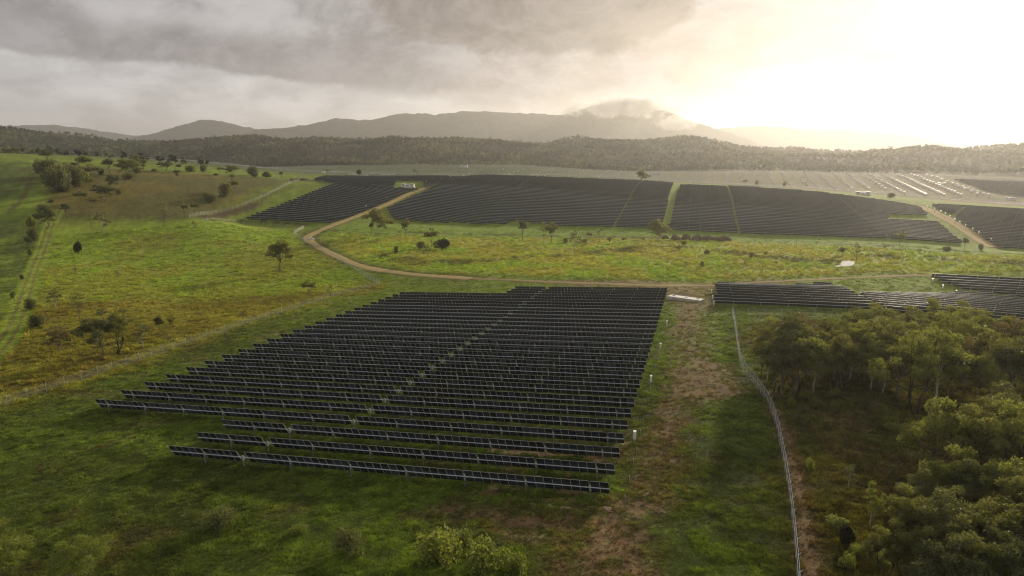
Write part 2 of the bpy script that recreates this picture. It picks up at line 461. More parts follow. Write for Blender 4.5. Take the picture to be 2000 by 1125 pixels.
M['leaf_olive'] = leaf_mat('olive_leaves', (0.13, 0.15, 0.05), (0.27, 0.27, 0.10), 0.55)
M['leaf_grey'] = leaf_mat('grey_green_leaves', (0.10, 0.118, 0.05), (0.20, 0.215, 0.10), 0.45)
M['leaf_dark'] = leaf_mat('dark_leaves', (0.022, 0.028, 0.010), (0.055, 0.06, 0.018), 0.2)
M['leaf_bright'] = leaf_mat('bright_leaves', (0.15, 0.20, 0.04), (0.30, 0.33, 0.09), 0.5)
M['leaf_brown'] = leaf_mat('dry_brown_leaves', (0.13, 0.105, 0.045), (0.22, 0.185, 0.085), 0.35)

def far_leaf():
    m, t, b = new_mat('far_wood_canopy')
    g = t.nodes.new('ShaderNodeNewGeometry'); r_ = V(t, g.outputs['Random Per Island']) * 0.9 + 0.55
    a = t.nodes.new('ShaderNodeAttribute'); a.attribute_type = 'INSTANCER'; a.attribute_name = 'gcol'
    c = mixc(t, 1.0, a.outputs['Color'], comb(t, r_, r_, r_), 'MULTIPLY')
    t.links.new(c, b.inputs['Base Color']); b.inputs['Roughness'].default_value = 0.7; b.inputs['Specular IOR Level'].default_value = 0.15
    tr = t.nodes.new('ShaderNodeBsdfTranslucent'); t.links.new(c, tr.inputs[0])
    mx = t.nodes.new('ShaderNodeMixShader'); mx.inputs[0].default_value = 0.35
    t.links.new(b.outputs[0], mx.inputs[1]); t.links.new(tr.outputs[0], mx.inputs[2]); t.links.new(mx.outputs[0], t.nodes['Material Output'].inputs['Surface'])
    return m
M['leaf_far'] = far_leaf()

# ------------------------------------------------------------------ ground cover: where it is green, dry or bare
LUSH = np.array([0.108, 0.142, 0.024]); DARKG = np.array([0.066, 0.080, 0.016]); BRIGHT = np.array([0.230, 0.305, 0.032])
YEL = np.array([0.305, 0.300, 0.050]); ORA = np.array([0.195, 0.158, 0.032]); DIRT = np.array([0.150, 0.098, 0.048])
SAND = np.array([0.27, 0.20, 0.10]); OLV = np.array([0.105, 0.100, 0.026]); MUD = np.array([0.085, 0.058, 0.032])
def L(pts, n=6): return smooth_line([at(*p)[:2] for p in pts], n)
fence_left_xy = np.array([at(*p)[:2] for p in [(-260, 868), (0, 797), (180, 738), (360, 676), (520, 622), (650, 582), (742, 556)]])
Z = {}
Z['left_out'] = np.vstack([fence_left_xy, poly([(690, 520), (640, 490), (575, 456), (520, 440), (420, 432), (340, 428), (200, 430), (60, 440), (-300, 470)]), [[-420, 150]]])
Z['dry_near'] = np.vstack([fence_left_xy, poly([(560, 575), (350, 585), (120, 590), (-60, 640)]), [[-300, 150]]])
Z['left_hill'] = poly([(60, 425), (330, 428), (390, 424), (470, 398), (575, 352), (470, 344), (300, 335), (120, 318), (80, 330)])
Z['left_field'] = poly([(-300, 620), (-60, 700), (30, 590), (75, 470), (95, 400), (80, 320), (-300, 306)])
Z['creek'] = poly([(640, 452), (700, 456), (1000, 462), (1400, 468), (1700, 482), (2300, 512), (2300, 545), (1800, 533), (1560, 540), (1200, 544), (960, 538), (800, 528), (700, 508), (640, 478)])
Z['wood_floor'] = poly([(1470, 625), (1640, 625), (2100, 650), (2600, 700), (2600, 1120), (1700, 1500), (1600, 1125), (1545, 880), (1500, 740), (1460, 680)])
Z['dirt_lane'] = poly([(1318, 598), (1382, 590), (1362, 660), (1400, 705), (1445, 715), (1440, 770), (1360, 790), (1345, 850), (1330, 940), (1300, 1010), (1270, 1080), (1260, 1200), (1120, 1200), (1090, 1110), (1040, 1060), (930, 1030), (780, 1008), (900, 988), (1050, 994), (1180, 1004), (1222, 950), (1262, 850), (1296, 740), (1312, 660)])
Z['dirt_mid'] = poly([(1000, 548), (1200, 549), (1330, 553), (1420, 551), (1540, 546), (1540, 554), (1400, 562), (1330, 596), (1300, 575), (1250, 564), (1100, 557)])
Z['dirt_break'] = poly([(1520, 800), (1545, 840), (1580, 960), (1608, 1125), (1620, 1250), (1585, 1250), (1565, 1100), (1548, 950), (1525, 850), (1500, 790)])
Z['pads'] = poly([(1290, 555), (1420, 556), (1400, 590), (1310, 592)])
Z['far_front'] = poly([(640, 445), (760, 436), (1000, 440), (1200, 447), (1500, 459), (1860, 475), (2300, 498), (2300, 515), (1700, 484), (1400, 470), (1000, 464), (700, 458)])
Z['second_hill'] = np.array([[-700, 800], [-250, 790], [-60, 820], [250, 800], [420, 760], [700, 700], [1500, 800], [1900, 1500], [-1200, 1500]])
LN = {}
LN['track_left'] = L([(112, 412), (95, 450), (70, 520), (45, 590), (20, 650), (-40, 720)])
LN['ditch'] = L([(640, 450), (700, 453), (850, 455), (1000, 459), (1200, 464), (1400, 468), (1600, 477), (1800, 485), (2100, 500)], 3)
LN['berm_left'] = L([(395, 424), (440, 418), (490, 404), (500, 400)], 3)
LN['ditch_left'] = L([(415, 430), (480, 430), (560, 436), (600, 440)], 3)
LN['banks'] = [L([(-100, 312), (30, 316), (80, 319)], 3), L([(-100, 326), (40, 330), (82, 331)], 3), L([(-100, 348), (40, 353), (90, 357)], 3), L([(-100, 371), (50, 373), (80, 374)], 3), L([(60, 345), (52, 370), (40, 392), (20, 410)], 3)]
LN['hedge'] = L([(100, 400), (75, 440), (62, 480), (50, 520), (30, 570), (10, 620)], 3)
LN['lane'] = L([(1345, 592), (1335, 640), (1318, 700), (1305, 770), (1292, 840), (1275, 910), (1245, 970), (1190, 1020), (1120, 1042), (1020, 1038), (900, 1015)], 5)
LN['wheel1'] = L([(500, 400), (510, 392), (540, 375), (600, 360)], 3)
LN['road_main'] = L([(1000, 341), (930, 346), (880, 352), (840, 363), (800, 378), (760, 397), (700, 421), (650, 440), (615, 455), (600, 465), (612, 476), (650, 497), (700, 518), (760, 530), (840, 539), (920, 544)], 6)
LN['road_tail'] = L([(900, 543), (960, 546), (1080, 551), (1200, 555), (1290, 558), (1345, 557)], 5)
LN['road_right'] = L([(1785, 401), (1810, 408), (1850, 428), (1890, 452), (1925, 475), (1945, 484)], 6)
LN['path_mid'] = L([(1330, 556), (1450, 554), (1560, 548), (1680, 542), (1790, 538), (1900, 540), (2100, 552)], 4)
LN['creek_bed'] = L([(760, 503), (900, 512), (1100, 500), (1300, 485), (1450, 495), (1600, 508), (1750, 500), (2000, 515)], 3)
pond_xy = smooth_line([at(*p)[:2] for p in [(1628, 521), (1640, 517), (1646, 510), (1660, 508.5), (1669, 511), (1667, 518), (1655, 521), (1640, 522), (1628, 521)]], 4)[:-1]

def mixm(c, t, m): return c * (1 - m[:, None]) + t * m[:, None]
def cover(x, y):
    """albedo, bareness 0..1 and grass height of the ground at (x, y)"""
    n = len(x)
    wob = (fbm(x / 14, y / 14, 31, 4) - 0.5)
    wf = (fbm(x / 3.2, y / 3.2, 41, 3) - 0.5)
    big = fbm(x / 60, y / 60, 51, 4); med = fbm(x / 17, y / 25, 61, 4); fine = fbm(x / 1.6, y / 1.6, 71, 3)
    r = np.hypot(x, y)
    c = np.tile(LUSH, (n, 1)); bare = np.zeros(n); gh = np.full(n, 0.22)
    c = mixm(c, DARKG, sst(0.38, 0.66, med) * 0.45)
    c = mixm(c, BRIGHT * 0.9, sst(190, 290, r) * 0.55)
    c = mixm(c, BRIGHT * np.array([0.8, 0.9, 0.9]), sst(0.5, 0.7, big) * 0.35)
    m = sst(6, -6, sdist(x, y, Z['left_out']) + wob * 14)
    c = mixm(c, mixm(np.tile(BRIGHT, (n, 1)), YEL * 0.85, sst(0.38, 0.60, med * 0.6 + big * 0.4 + wf * 0.12) * 0.72), m)
    gh = gh * (1 - m) + 0.48 * m
    m = sst(10, -10, sdist(x, y, Z['dry_near']) + wob * 26)
    c = mixm(c, mixm(np.tile(ORA, (n, 1)), YEL, sst(0.4, 0.6, med) * 0.45), m * 0.88); gh = gh * (1 - m) + 0.5 * m
    m = sst(14, -14, sdist(x, y, Z['left_hill']) + wob * 30)
    c = mixm(c, mixm(np.tile(OLV * 1.05, (n, 1)), ORA * 0.9, sst(0.42, 0.6, big) * 0.7), m); gh = gh * (1 - m) + 0.35 * m
    m = sst(4, -4, sdist(x, y, Z['left_field']) + wob * 5)
    c = mixm(c, mixm(np.tile(LUSH * 0.85, (n, 1)), BRIGHT * 0.85, sst(0.42, 0.62, big * 0.5 + med * 0.5) * 0.8), m); gh = gh * (1 - m) + 0.15 * m  # lush green of the left field darkened to paint in the shade over it
    m = sst(7, -7, sdist(x, y, Z['creek']) + wob * 12)
    c = mixm(c, mixm(np.tile(BRIGHT * 1.1, (n, 1)), YEL * np.array([1.05, 1.0, 1.0]), sst(0.36, 0.60, med * 0.7 + big * 0.3 + wf * 0.15) * 0.85), m)
    gh = gh * (1 - m) + 0.6 * m
    m2 = m * sst(16, 3, ldist(x, y, LN['creek_bed']) + wob * 22) * sst(0.40, 0.58, fbm(x / 9, y / 14, 81, 3))
    c = mixm(c, OLV * 0.75, m2 * 0.75)
    m = sst(8, -8, sdist(x, y, Z['far_front']) + wob * 6)
    c = mixm(c, BRIGHT * np.array([0.78, 0.85, 0.9]), m * 0.9); gh = gh * (1 - m) + 0.2 * m
    m = sst(6, -6, sdist(x, y, Z['wood_floor']) + wob * 10)
    c = mixm(c, mixm(np.tile(np.array([0.095, 0.100, 0.024]), (n, 1)), ORA * 0.55, sst(0.42, 0.66, med) * 0.75), m * 0.92); gh = gh * (1 - m) + 0.4 * m
    bare = np.maximum(bare, m * sst(0.52, 0.7, fbm(x / 6, y / 6, 91, 3)) * 0.6)
    m = sst(40, -40, sdist(x, y, Z['second_hill']) + wob * 30)
    c = mixm(c, mixm(np.tile(np.array([0.095, 0.125, 0.045]), (n, 1)), np.array([0.17, 0.15, 0.07]), sst(-50, 500, x)), m)
    far = sst(1350, 1500, r)
    c = mixm(c, np.array([0.045, 0.045, 0.018]), far)
    # bare and worn ground
    d = sdist(x, y, Z['dirt_lane'])
    bare = np.maximum(bare, sst(2.5, -3.0, d + wob * 9 + wf * 5 + (fine - 0.5) * 4) * (0.74 + 0.26 * sst(0.36, 0.52, fbm(x / 5, y / 5, 101, 3))))
    bare = np.maximum(bare, sst(1.5, -2.0, sdist(x, y, Z['dirt_break']) + wob * 2.5 + wf * 3) * 0.95)
    bare = np.maximum(bare, sst(3, -3, sdist(x, y, Z['dirt_mid']) + wob * 7 + wf * 3) * 0.9)
    bare = np.maximum(bare, sst(2, -2, sdist(x, y, Z['pads']) + wf * 5) * 0.6)
    s, t = st(x, y)
    under = sst(-4, 2, s) * sst(34, 8, s + wob * 22) * sst(-4, 1, t) * sst(36, 14, t + wob * 10)
    bare = np.maximum(bare, under * sst(0.47, 0.60, fbm(x / 4.0, y / 2.2, 111, 3)) * 0.85)
    bare = np.maximum(bare, sst(0.62, 0.76, fbm(x / 7, y / 7, 121, 4)) * 0.35 * sst(260, 180, r))
    rl = ldist(x, y, LN['lane']); rut = sst(0.55, 0.12, np.abs(np.abs(rl) - 0.95) + wf * 0.7)
    bare = bare * (1 - 0.40 * sst(0.45, 0.62, fbm(x / 1.3, y / 1.3, 161, 3)) * sst(0.2, 0.7, bare))
    bare = np.maximum(bare, rut * 0.85)
    bare = np.maximum(bare, sst(1.5, -1.0, sdist(x, y, Z['dirt_break']) + wf * 2.0))
    sandm = under * sst(0.62, 0.72, fbm(x / 2.5, y / 1.8, 131, 2))
    scuff = ldist(x, y, L_SCUFF) if 'L_SCUFF' in globals() else None
    mud = np.zeros(n)
    if scuff is not None: mud = np.maximum(mud, sst(0.5, 0.15, np.abs(scuff - 0.9) + wf * 0.9) * 0.7)
    for k, w in (('ditch', 1.3), ('berm_left', 4.0), ('ditch_left', 1.6)):
        mud = np.maximum(mud, sst(w * 1.6, w * 0.5, ldist(x, y, LN[k]) + wf * w * 1.2))
    for b in LN['banks']: mud = np.maximum(mud, sst(2.6, 0.8, ldist(x, y, b) + wf * 1.2) * 0.6)
    mud = np.maximum(mud, sst(1.5, 0.4, np.abs(ldist(x, y, LN['wheel1']) - 1.4) + wf) * 0.6)
    dl = ldist(x, y, LN['road_main'])
    mud = np.maximum(mud, sst(8.0, 4.0, dl + wob * 6) * 0.55)
    mud = np.maximum(mud, sst(7.0, 3.5, ldist(x, y, LN['road_right']) + wob * 5) * 0.3)
    g = sst(4.6, 3.0, ldist(x, y, LN['track_left']) + wf * 1.5)
    c = mixm(c, BRIGHT * 1.05, g * 0.9); gh = gh * (1 - g) + 0.12 * g
    bare = np.maximum(bare, sst(0.9, 0.3, np.abs(ldist(x, y, LN['track_left']) - 1.3) + wf * 0.5) * 0.75 * g)
    vf = (1 - 0.5 * sst(150, 280, r))
    c = c * (1 + (fine - 0.5) * 1.1 * vf)[:, None] * (1 + (fbm(x / 9, y / 2.6, 151, 3) - 0.5) * 0.5)[:, None]
    dirtc = mixm(np.tile(DIRT, (n, 1)), SAND * 0.8, sst(0.5, 0.72, fbm(x / 6, y / 6, 141, 4)) * 0.4) * (0.55 + 0.9 * fine)[:, None]
    c = mixm(c, dirtc, bare); c = mixm(c, SAND * 1.1, sandm); c = mixm(c, MUD, mud)
    return np.clip(c, 0, 1), np.clip(np.maximum(np.maximum(bare, mud), sandm), 0, 1), gh
L_SCUFF = np.vstack([L([(150, 800), (170, 830), (150, 850), (120, 870)], 4)])
L_SCUFF = L([(285, 860), (275, 852), (255, 852), (240, 862), (200, 870), (150, 885), (95, 905), (100, 925)], 4)

# ------------------------------------------------------------------ the ground sheet
idx = np.arange(na * nr).reshape(nr, na)
gf = np.stack([idx[:-1, :-1], idx[:-1, 1:], idx[1:, 1:], idx[1:, :-1]], -1).reshape(-1, 4)
def ground_mat():
    m, t, b = new_mat('ground_cover')
    a = t.nodes.new('ShaderNodeAttribute'); a.attribute_name = 'cover'
    ab = t.nodes.new('ShaderNodeAttribute'); ab.attribute_name = 'bare'
    g = t.nodes.new('ShaderNodeNewGeometry')
    pos = g.outputs['Position']
    n1 = noise(t, pos, 1.7, 6, 0.62); n2 = noise(t, pos, 0.22, 5, 0.6)
    n3 = noise(t, pos, 7.0, 3, 0.6)
    f = (n1 * 0.6 + n2 * 0.25 + n3 * 0.15).step(0.33, 0.67)
    k = f * 0.75 + 0.62
    c = mixc(t, 1.0, a.outputs['Color'], comb(t, k, k, k), 'MULTIPLY')
    t.links.new(c, b.inputs['Base Color']); b.inputs['Roughness'].default_value = 0.95
    b.inputs['Specular IOR Level'].default_value = 0.1
    bp = t.nodes.new('ShaderNodeBump'); bp.inputs['Strength'].default_value = 0.9; bp.inputs['Distance'].default_value = 0.35
    t.links.new((n1 * 0.7 + n3 * 0.3).k, bp.inputs['Height']); t.links.new(bp.outputs[0], b.inputs['Normal'])
    return m
M['ground'] = ground_mat()
gme = mesh_np('ground', np.stack([gx, gy, gz], -1), gf, [M['ground']], smooth=True)
gc, gb, _ = cover(gx, gy)
at_c = gme.attributes.new('cover', 'FLOAT_COLOR', 'POINT')
at_c.data.foreach_set('color', np.hstack([gc, np.ones((len(gc), 1))]).astype(np.float32).ravel())
ground = tag(obj('ground', gme), kind='structure')

# ------------------------------------------------------------------ roads
def road_mat(name, c1, c2):
    m, t, b = new_mat(name)
    g = t.nodes.new('ShaderNodeNewGeometry'); pos = g.outputs['Position']
    uv = t.nodes.new('ShaderNodeUVMap'); s = t.nodes.new('ShaderNodeSeparateXYZ'); t.links.new(uv.outputs[0], s.inputs[0])
    v = V(t, s.outputs[1])
    rut = ((v - 0.5)._m('ABSOLUTE') - 0.24)._m('ABSOLUTE'); rut = 1.0 - rut.step(0.03, 0.12)
    n1 = noise(t, pos, 0.5, 6, 0.65)
    c = mixc(t, (n1 * 0.8 + rut * 0.35 - 0.1).sat(), c1, c2)
    t.links.new(c, b.inputs['Base Color']); b.inputs['Roughness'].default_value = 0.95; b.inputs['Specular IOR Level'].default_value = 0.1
    bp = t.nodes.new('ShaderNodeBump'); bp.inputs['Distance'].default_value = 0.1; t.links.new(noise(t, pos, 3.0, 5).k, bp.inputs['Height'])
    t.links.new(bp.outputs[0], b.inputs['Normal'])
    return m
M['ochre'] = road_mat('ochre_gravel', (0.30, 0.225, 0.085), (0.47, 0.37, 0.16))
M['dust'] = road_mat('dusty_track', (0.23, 0.172, 0.068), (0.37, 0.29, 0.125))
def resample(P, step):
    seg = np.linalg.norm(np.diff(P, axis=0), axis=1); cum = np.concatenate([[0], np.cumsum(seg)])
    k = np.linspace(0, cum[-1], max(int(cum[-1] / step), 2))
    return np.stack([np.interp(k, cum, P[:, 0]), np.interp(k, cum, P[:, 1])], -1)
def road(name, line, width, mat, lift=0.10, wseed=1, step=2.0):
    P = resample(line, step); T = np.gradient(P, axis=0); T /= np.linalg.norm(T, axis=1)[:, None]
    N = np.stack([-T[:, 1], T[:, 0]], -1); K = 9
    w = width * (0.85 + 0.4 * fbm(np.arange(len(P)) * step / 9.0, np.zeros(len(P)) + wseed, 5, 3))
    vs_, uv = [], []
    for j in range(K):
        f = j / (K - 1) - 0.5
        jit = (fbm(np.arange(len(P)) * step / 4.0, np.zeros(len(P)) + wseed * 7 + j, 15, 2) - 0.5) * (0.9 if j in (0, K - 1) else 0.0)
        q = P + N * (w * f + jit)[:, None]
        edge = -0.14 if j in (0, K - 1) else 0.0
        vs_.append(np.hstack([q, (height(q[:, 0], q[:, 1]) + lift + edge)[:, None]])); uv.append(f + 0.5)
    n = len(P); v = np.stack(vs_, 1).reshape(-1, 3)
    ii = np.arange(n * K).reshape(n, K)
    f = np.stack([ii[:-1, :-1], ii[1:, :-1], ii[1:, 1:], ii[:-1, 1:]], -1).reshape(-1, 4)
    me = mesh_np(name, v, f, [mat], smooth=True)
    ul = me.uv_layers.new(name='UVMap'); vu = np.tile(np.array(uv), n)
    li = np.empty(len(me.loops), np.int32); me.loops.foreach_get('vertex_index', li)
    ul.data.foreach_set('uv', np.stack([np.zeros(len(li)), vu[li]], -1).astype(np.float32).ravel())
    # keep the faces upward
    if me.polygons[0].normal.z < 0: me.flip_normals()
    return tag(obj(name, me), kind='structure')
road('gravel_road', LN['road_main'], 5.2, M['ochre'], 0.16)
road('gravel_road', LN['road_right'], 9.0, M['ochre'], 0.25, 3)
road('dirt_track', LN['path_mid'], 3.0, M['dust'], 0.16, 5)
road('dirt_track', LN['road_tail'], 3.6, M['dust'], 0.15, 6)

# ------------------------------------------------------------------ mountains
def mountain_mat():
    m, t, b = new_mat('forested_mountain')
    g = t.nodes.new('ShaderNodeNewGeometry'); pos = g.outputs['Position']
    n = noise(t, pos, 0.008, 8, 0.65)
    t.links.new(mixc(t, n.step(0.35, 0.65), (0.022, 0.030, 0.018), (0.055, 0.062, 0.03)), b.inputs['Base Color'])
    b.inputs['Roughness'].default_value = 1.0; b.inputs['Specular IOR Level'].default_value = 0.0
    bp = t.nodes.new('ShaderNodeBump'); bp.inputs['Distance'].default_value = 60.0; t.links.new(noise(t, pos, 0.012, 8, 0.7).k, bp.inputs['Height'])
    t.links.new(bp.outputs[0], b.inputs['Normal'])
    return m
M['mountain'] = mountain_mat()
def mountain(name, sil, dist, depth, seed):
    xs = np.array([p[0] for p in sil]); ys = np.array([p[1] for p in sil])
    px = np.arange(xs[0], xs[-1] + .1, 3.0); py = np.interp(px, xs, ys)
    ker = np.hanning(9); ker /= ker.sum(); pyp = np.pad(py, 4, mode='edge'); py = np.convolve(pyp, ker, 'valid')
    K = 46; v = []
    prof = np.linspace(-1, 1, K)
    base = 8.0
    for j, k in enumerate(prof):
        D = dist + depth * k
        d0 = np.array([pix_dir(a, b) for a, b in zip(px, py)])
        Xr = d0[:, 0] / d0[:, 1] * dist; hr = CAM_H + d0[:, 2] / d0[:, 1] * dist
        X = d0[:, 0] / d0[:, 1] * D
        w = (1 - abs(k)) ** 1.15 if k < 0 else (1 - k) ** 1.5
        spur = (np.abs(fbm(X / 330, np.full_like(X, D) / 900, seed, 4) - 0.5)) * 2
        z = base + (hr - base) * np.clip(w * (1 - 0.75 * spur * (1 - w) * 1.6), 0, None)
        z = z + (fbm(X / 60, np.full_like(X, D / 60), seed + 3, 3) - 0.5) * 26 * (0.4 + 0.6 * w)
        z = np.where(abs(k) > 0.999, -20.0, z)
        v.append(np.stack([X, np.full_like(X, D), z], -1))
    v = np.array(v); n = len(px); ii = np.arange(K * n).reshape(K, n)
    f = np.stack([ii[:-1, :-1], ii[:-1, 1:], ii[1:, 1:], ii[1:, :-1]], -1).reshape(-1, 4)
    return tag(obj(name, mesh_np(name, v.reshape(-1, 3), f, [M['mountain']], smooth=True)), kind='structure')
mountain('mountain', [(-420, 262), (-200, 250), (-60, 246), (30, 243), (100, 242), (150, 247), (200, 255), (260, 263), (330, 274), (420, 290)], 8300, 1500, 5)
mountain('mountain', [(180, 292), (260, 268), (300, 259), (340, 248), (390, 233), (410, 232), (432, 235), (470, 244), (510, 252), (560, 262), (640, 285)], 6700, 1100, 8)
mountain('mountain', [(420, 290), (470, 262), (505, 251), (560, 247), (615, 240), (655, 229), (672, 229), (690, 232), (725, 233), (760, 224), (800, 219), (850, 222), (900, 215), (950, 215),
                      (1000, 219), (1050, 220), (1090, 223), (1130, 213), (1165, 203), (1190, 196), (1230, 199), (1265, 206), (1300, 213), (1345, 233), (1385, 246), (1440, 262), (1500, 288)], 6000, 1300, 12)
mountain('mountain', [(1280, 280), (1340, 258), (1400, 249), (1500, 244), (1560, 250), (1650, 252), (1750, 260), (1815, 270), (1835, 277), (1900, 288)], 7400, 1200, 17)
mountain('mountain', [(1780, 292), (1850, 285), (1930, 280), (2050, 270), (2250, 250), (2500, 262)], 8800, 1400, 19)

# ------------------------------------------------------------------ solar trackers
MW, MH, MPITCH, PGAP, DGAP = 1.134, 2.384, 1.16, 0.20, 1.4
TILT, TUBE_Z = R(60), 1.55
ct, sn = math.cos(TILT), math.sin(TILT)
NRM = Vector((0, -sn, ct)); CHD = Vector((0, ct, sn))      # panel normal (towards the sun) and the way up the panel
PC = NRM * 0.13                                             # panel centre line, off the tube
def panel_into(mb, uvs, x0, x1, z0=0.0):
    """one framed module between x0 and x1, tube axis at height z0"""
    o = Vector((0, 0, z0)) + PC; t = 0.035
    def P(x, c, n): return Vector((x, 0, 0)) + o + CHD * c + NRM * n
    h = MH / 2; b = len(mb.v)
    for n in (-t / 2, t / 2):
        for x, c in ((x0, -h), (x1, -h), (x1, h), (x0, h)): mb.v.append(tuple(P(x, c, n)))
    for q in ((3, 2, 1, 0), (4, 5, 6, 7), (0, 1, 5, 4), (1, 2, 6, 5), (2, 3, 7, 6), (3, 0, 4, 7)):
        mb.f.append([b + i for i in q]); mb.m.append(1); uvs += [(0, 0)] * 4
    i = 0.020; e = 0.004
    mb.quad(P(x0 + i, h - i, -t / 2 - e), P(x1 - i, h - i, -t / 2 - e), P(x1 - i, -h + i, -t / 2 - e), P(x0 + i, -h + i, -t / 2 - e), 0); uvs += [(0, 1), (1, 1), (1, 0), (0, 0)]
    mb.quad(P(x0 + i, -h + i, t / 2 + e), P(x1 - i, -h + i, t / 2 + e), P(x1 - i, h - i, t / 2 + e), P(x0 + i, h - i, t / 2 + e), 0); uvs += [(0, 0), (1, 0), (1, 1), (0, 1)]
def uv_mesh(mb, uvs, name, mats):
    me = mb.mesh(name, mats); ul = me.uv_layers.new(name='UVMap')
    ul.data.foreach_set('uv', np.array(uvs, dtype=np.float32).ravel()); return me
mb, uvs = MB(), []; panel_into(mb, uvs, -MW / 2, MW / 2)
ME_MODULE = uv_mesh(mb, uvs, 'solar_module', [M['pane'], M['alu']])
def post_mb(mb, x, h, y=0.0):
    mb.box((x, y, -h / 2 + 0.0), (0.10, 0.008, h + 0.9), 0)
    for q in (-0.075, 0.075): mb.box((x, y + q, -h / 2), (0.10, 0.010, h + 0.9), 0)
    return mb
mb = MB(); mb.box((0, 0, -0.95), (0.010, 0.15, 2.5), 0)
for q in (-0.055, 0.055): mb.box((q, 0, -0.95), (0.012, 0.17, 2.5), 0)
mb.box((0, 0.0, 0.0), (0.14, 0.26, 0.22), 0)
ME_POST = mb.mesh('post', [M['post']])
mb = MB(); mb.box((0, 0, -0.02), (0.34, 0.30, 0.34), 0); mb.box((0, 0.26, -0.10), (0.20, 0.24, 0.20), 0); mb.box((0, 0, -0.28), (0.42, 0.36, 0.05), 0)
ME_DRIVE = mb.mesh('slew_drive', [M['post']])
def tube_mesh(segs, name):
    mb = MB()
    for x0, x1 in segs: mb.tube([(x0, 0, 0), (x1, 0, 0)], 0.075, 8)
    return mb.mesh(name, [M['steel']])
def end_cap_mesh():
    mb = MB(); mb.box(tuple(PC), (0.03, 0.05, MH), 0, rx=TILT - math.pi / 2); return mb.mesh('edge_rail', [M['alu']])
ME_RAIL = end_cap_mesh()
ORD = ['first', 'second', 'third', 'fourth', 'fifth', 'sixth', 'seventh', 'eighth', 'ninth', 'tenth', 'eleventh', 'twelfth', 'thirteenth', 'fourteenth', 'fifteenth', 'sixteenth', 'seventeenth', 'eighteenth', 'nineteenth', 'twentieth']
TENS = {2: 'twenty', 3: 'thirty', 4: 'forty', 5: 'fifty', 6: 'sixty', 7: 'seventy', 8: 'eighty', 9: 'ninety'}
def ordinal(k):
    if k <= 20: return ORD[k - 1]
    if k % 10 == 0: return {30: 'thirtieth', 40: 'fortieth', 50: 'fiftieth', 60: 'sixtieth', 70: 'seventieth', 80: 'eightieth', 90: 'ninetieth'}[k]
    return TENS[k // 10] + '-' + ORD[k % 10 - 1]
def layout(groups):
    """groups: bays of modules from the right end, None for the drive gap -> module xs, post xs, tube spans, drive x"""
    x, mods, posts, drive, ends = 0.0, [], [], None, [0.0]
    for i, g in enumerate(groups):
        if g is None:
            ends.append(x); drive = x + DGAP / 2; posts.append(drive); x += DGAP; ends.append(x); continue
        for k in range(g):
            mods.append(x + MPITCH / 2); x += MPITCH
        nxt = groups[i + 1] if i + 1 < len(groups) else 'end'
        if nxt not in (None, 'end'): posts.append(x + PGAP / 2); x += PGAP
    ends.append(x)
    return mods, posts, drive, ends, x
def orient(p0, p1):
    d = Vector(p1) - Vector(p0); yaw = math.atan2(d.y, d.x); pit = -math.atan2(d.z, math.hypot(d.x, d.y))
    return (Matrix.Rotation(yaw, 4, 'Z') @ Matrix.Rotation(pit, 4, 'Y')).to_euler(), d.length
LAY_A = [2, 7, 7, 7, 7, 8, 6, None, 5, 5]
LAY_B = [2, 7, 7, 7, 8, 6, None, 6, 8, 7, 7, 7, 7, 2]
LAY_C = [2, 7, 7, 7, 8, 6, None, 5, 5]
tubes, banks = {}, {}
near_rows = []
for k in range(1, 31):
    lay = LAY_A if k <= 3 else (LAY_B if k <= 27 else LAY_C)
    mods, posts, drive, ends, length = layout(lay)
    p0 = ROW_O + ROW_V * ROW_P * (k - 1); p1 = p0 + ROW_U * length
    z0, z1 = (hz(*p0) + hz(*(p0 + ROW_U * 20))) / 2 , (hz(*p1) + hz(*(p1 - ROW_U * 20))) / 2
    z0 = plane_z(*p0); z1 = plane_z(*p1)
    jit = random.uniform(-0.04, 0.04)
    rot, _ = orient((*p0, z0), (*p1, z1))
    root = bpy.data.objects.new('solar_tracker', None); C.objects.link(root)
    root.location = (*p0, z0 + jit); root.rotation_euler = rot; root.empty_display_size = 0.5
    where = 'nearest the camera, ' if k == 1 else ('farthest from the camera, ' if k == 30 else '')
    tag(root, f'{ordinal(k)} solar panel row counted from the camera, {where}in the foreground array', 'solar tracker', 'tracker rows of the foreground array')
    key = tuple('g' if g is None else g for g in lay)
    if key not in tubes: tubes[key] = tube_mesh([(0.0, length)], 'torque_tube')
    obj('torque_tube', tubes[key], root, (0, 0, TUBE_Z))
    for x in posts: obj('post', ME_POST, root, (x, 0, TUBE_Z))
    obj('slew_drive', ME_DRIVE, root, (drive, 0, TUBE_Z))
    for e in ends[1:3]: obj('edge_rail', ME_RAIL, root, (e + (0.03 if e == ends[1] else -0.03), 0, TUBE_Z))
    if k <= 14:
        for x in mods: obj('solar_module', ME_MODULE, root, (x, 0, TUBE_Z))
    else:
        if key not in banks:
            mb, uvs = MB(), []
            for x in mods: panel_into(mb, uvs, x - MW / 2, x + MW / 2)
            banks[key] = uv_mesh(mb, uvs, 'module_bank', [M['pane'], M['alu']])
        o = obj('module_bank', banks[key], root, (0, 0, TUBE_Z)); o['kind'] = 'stuff'
    near_rows.append((p0, p1, z0, z1))

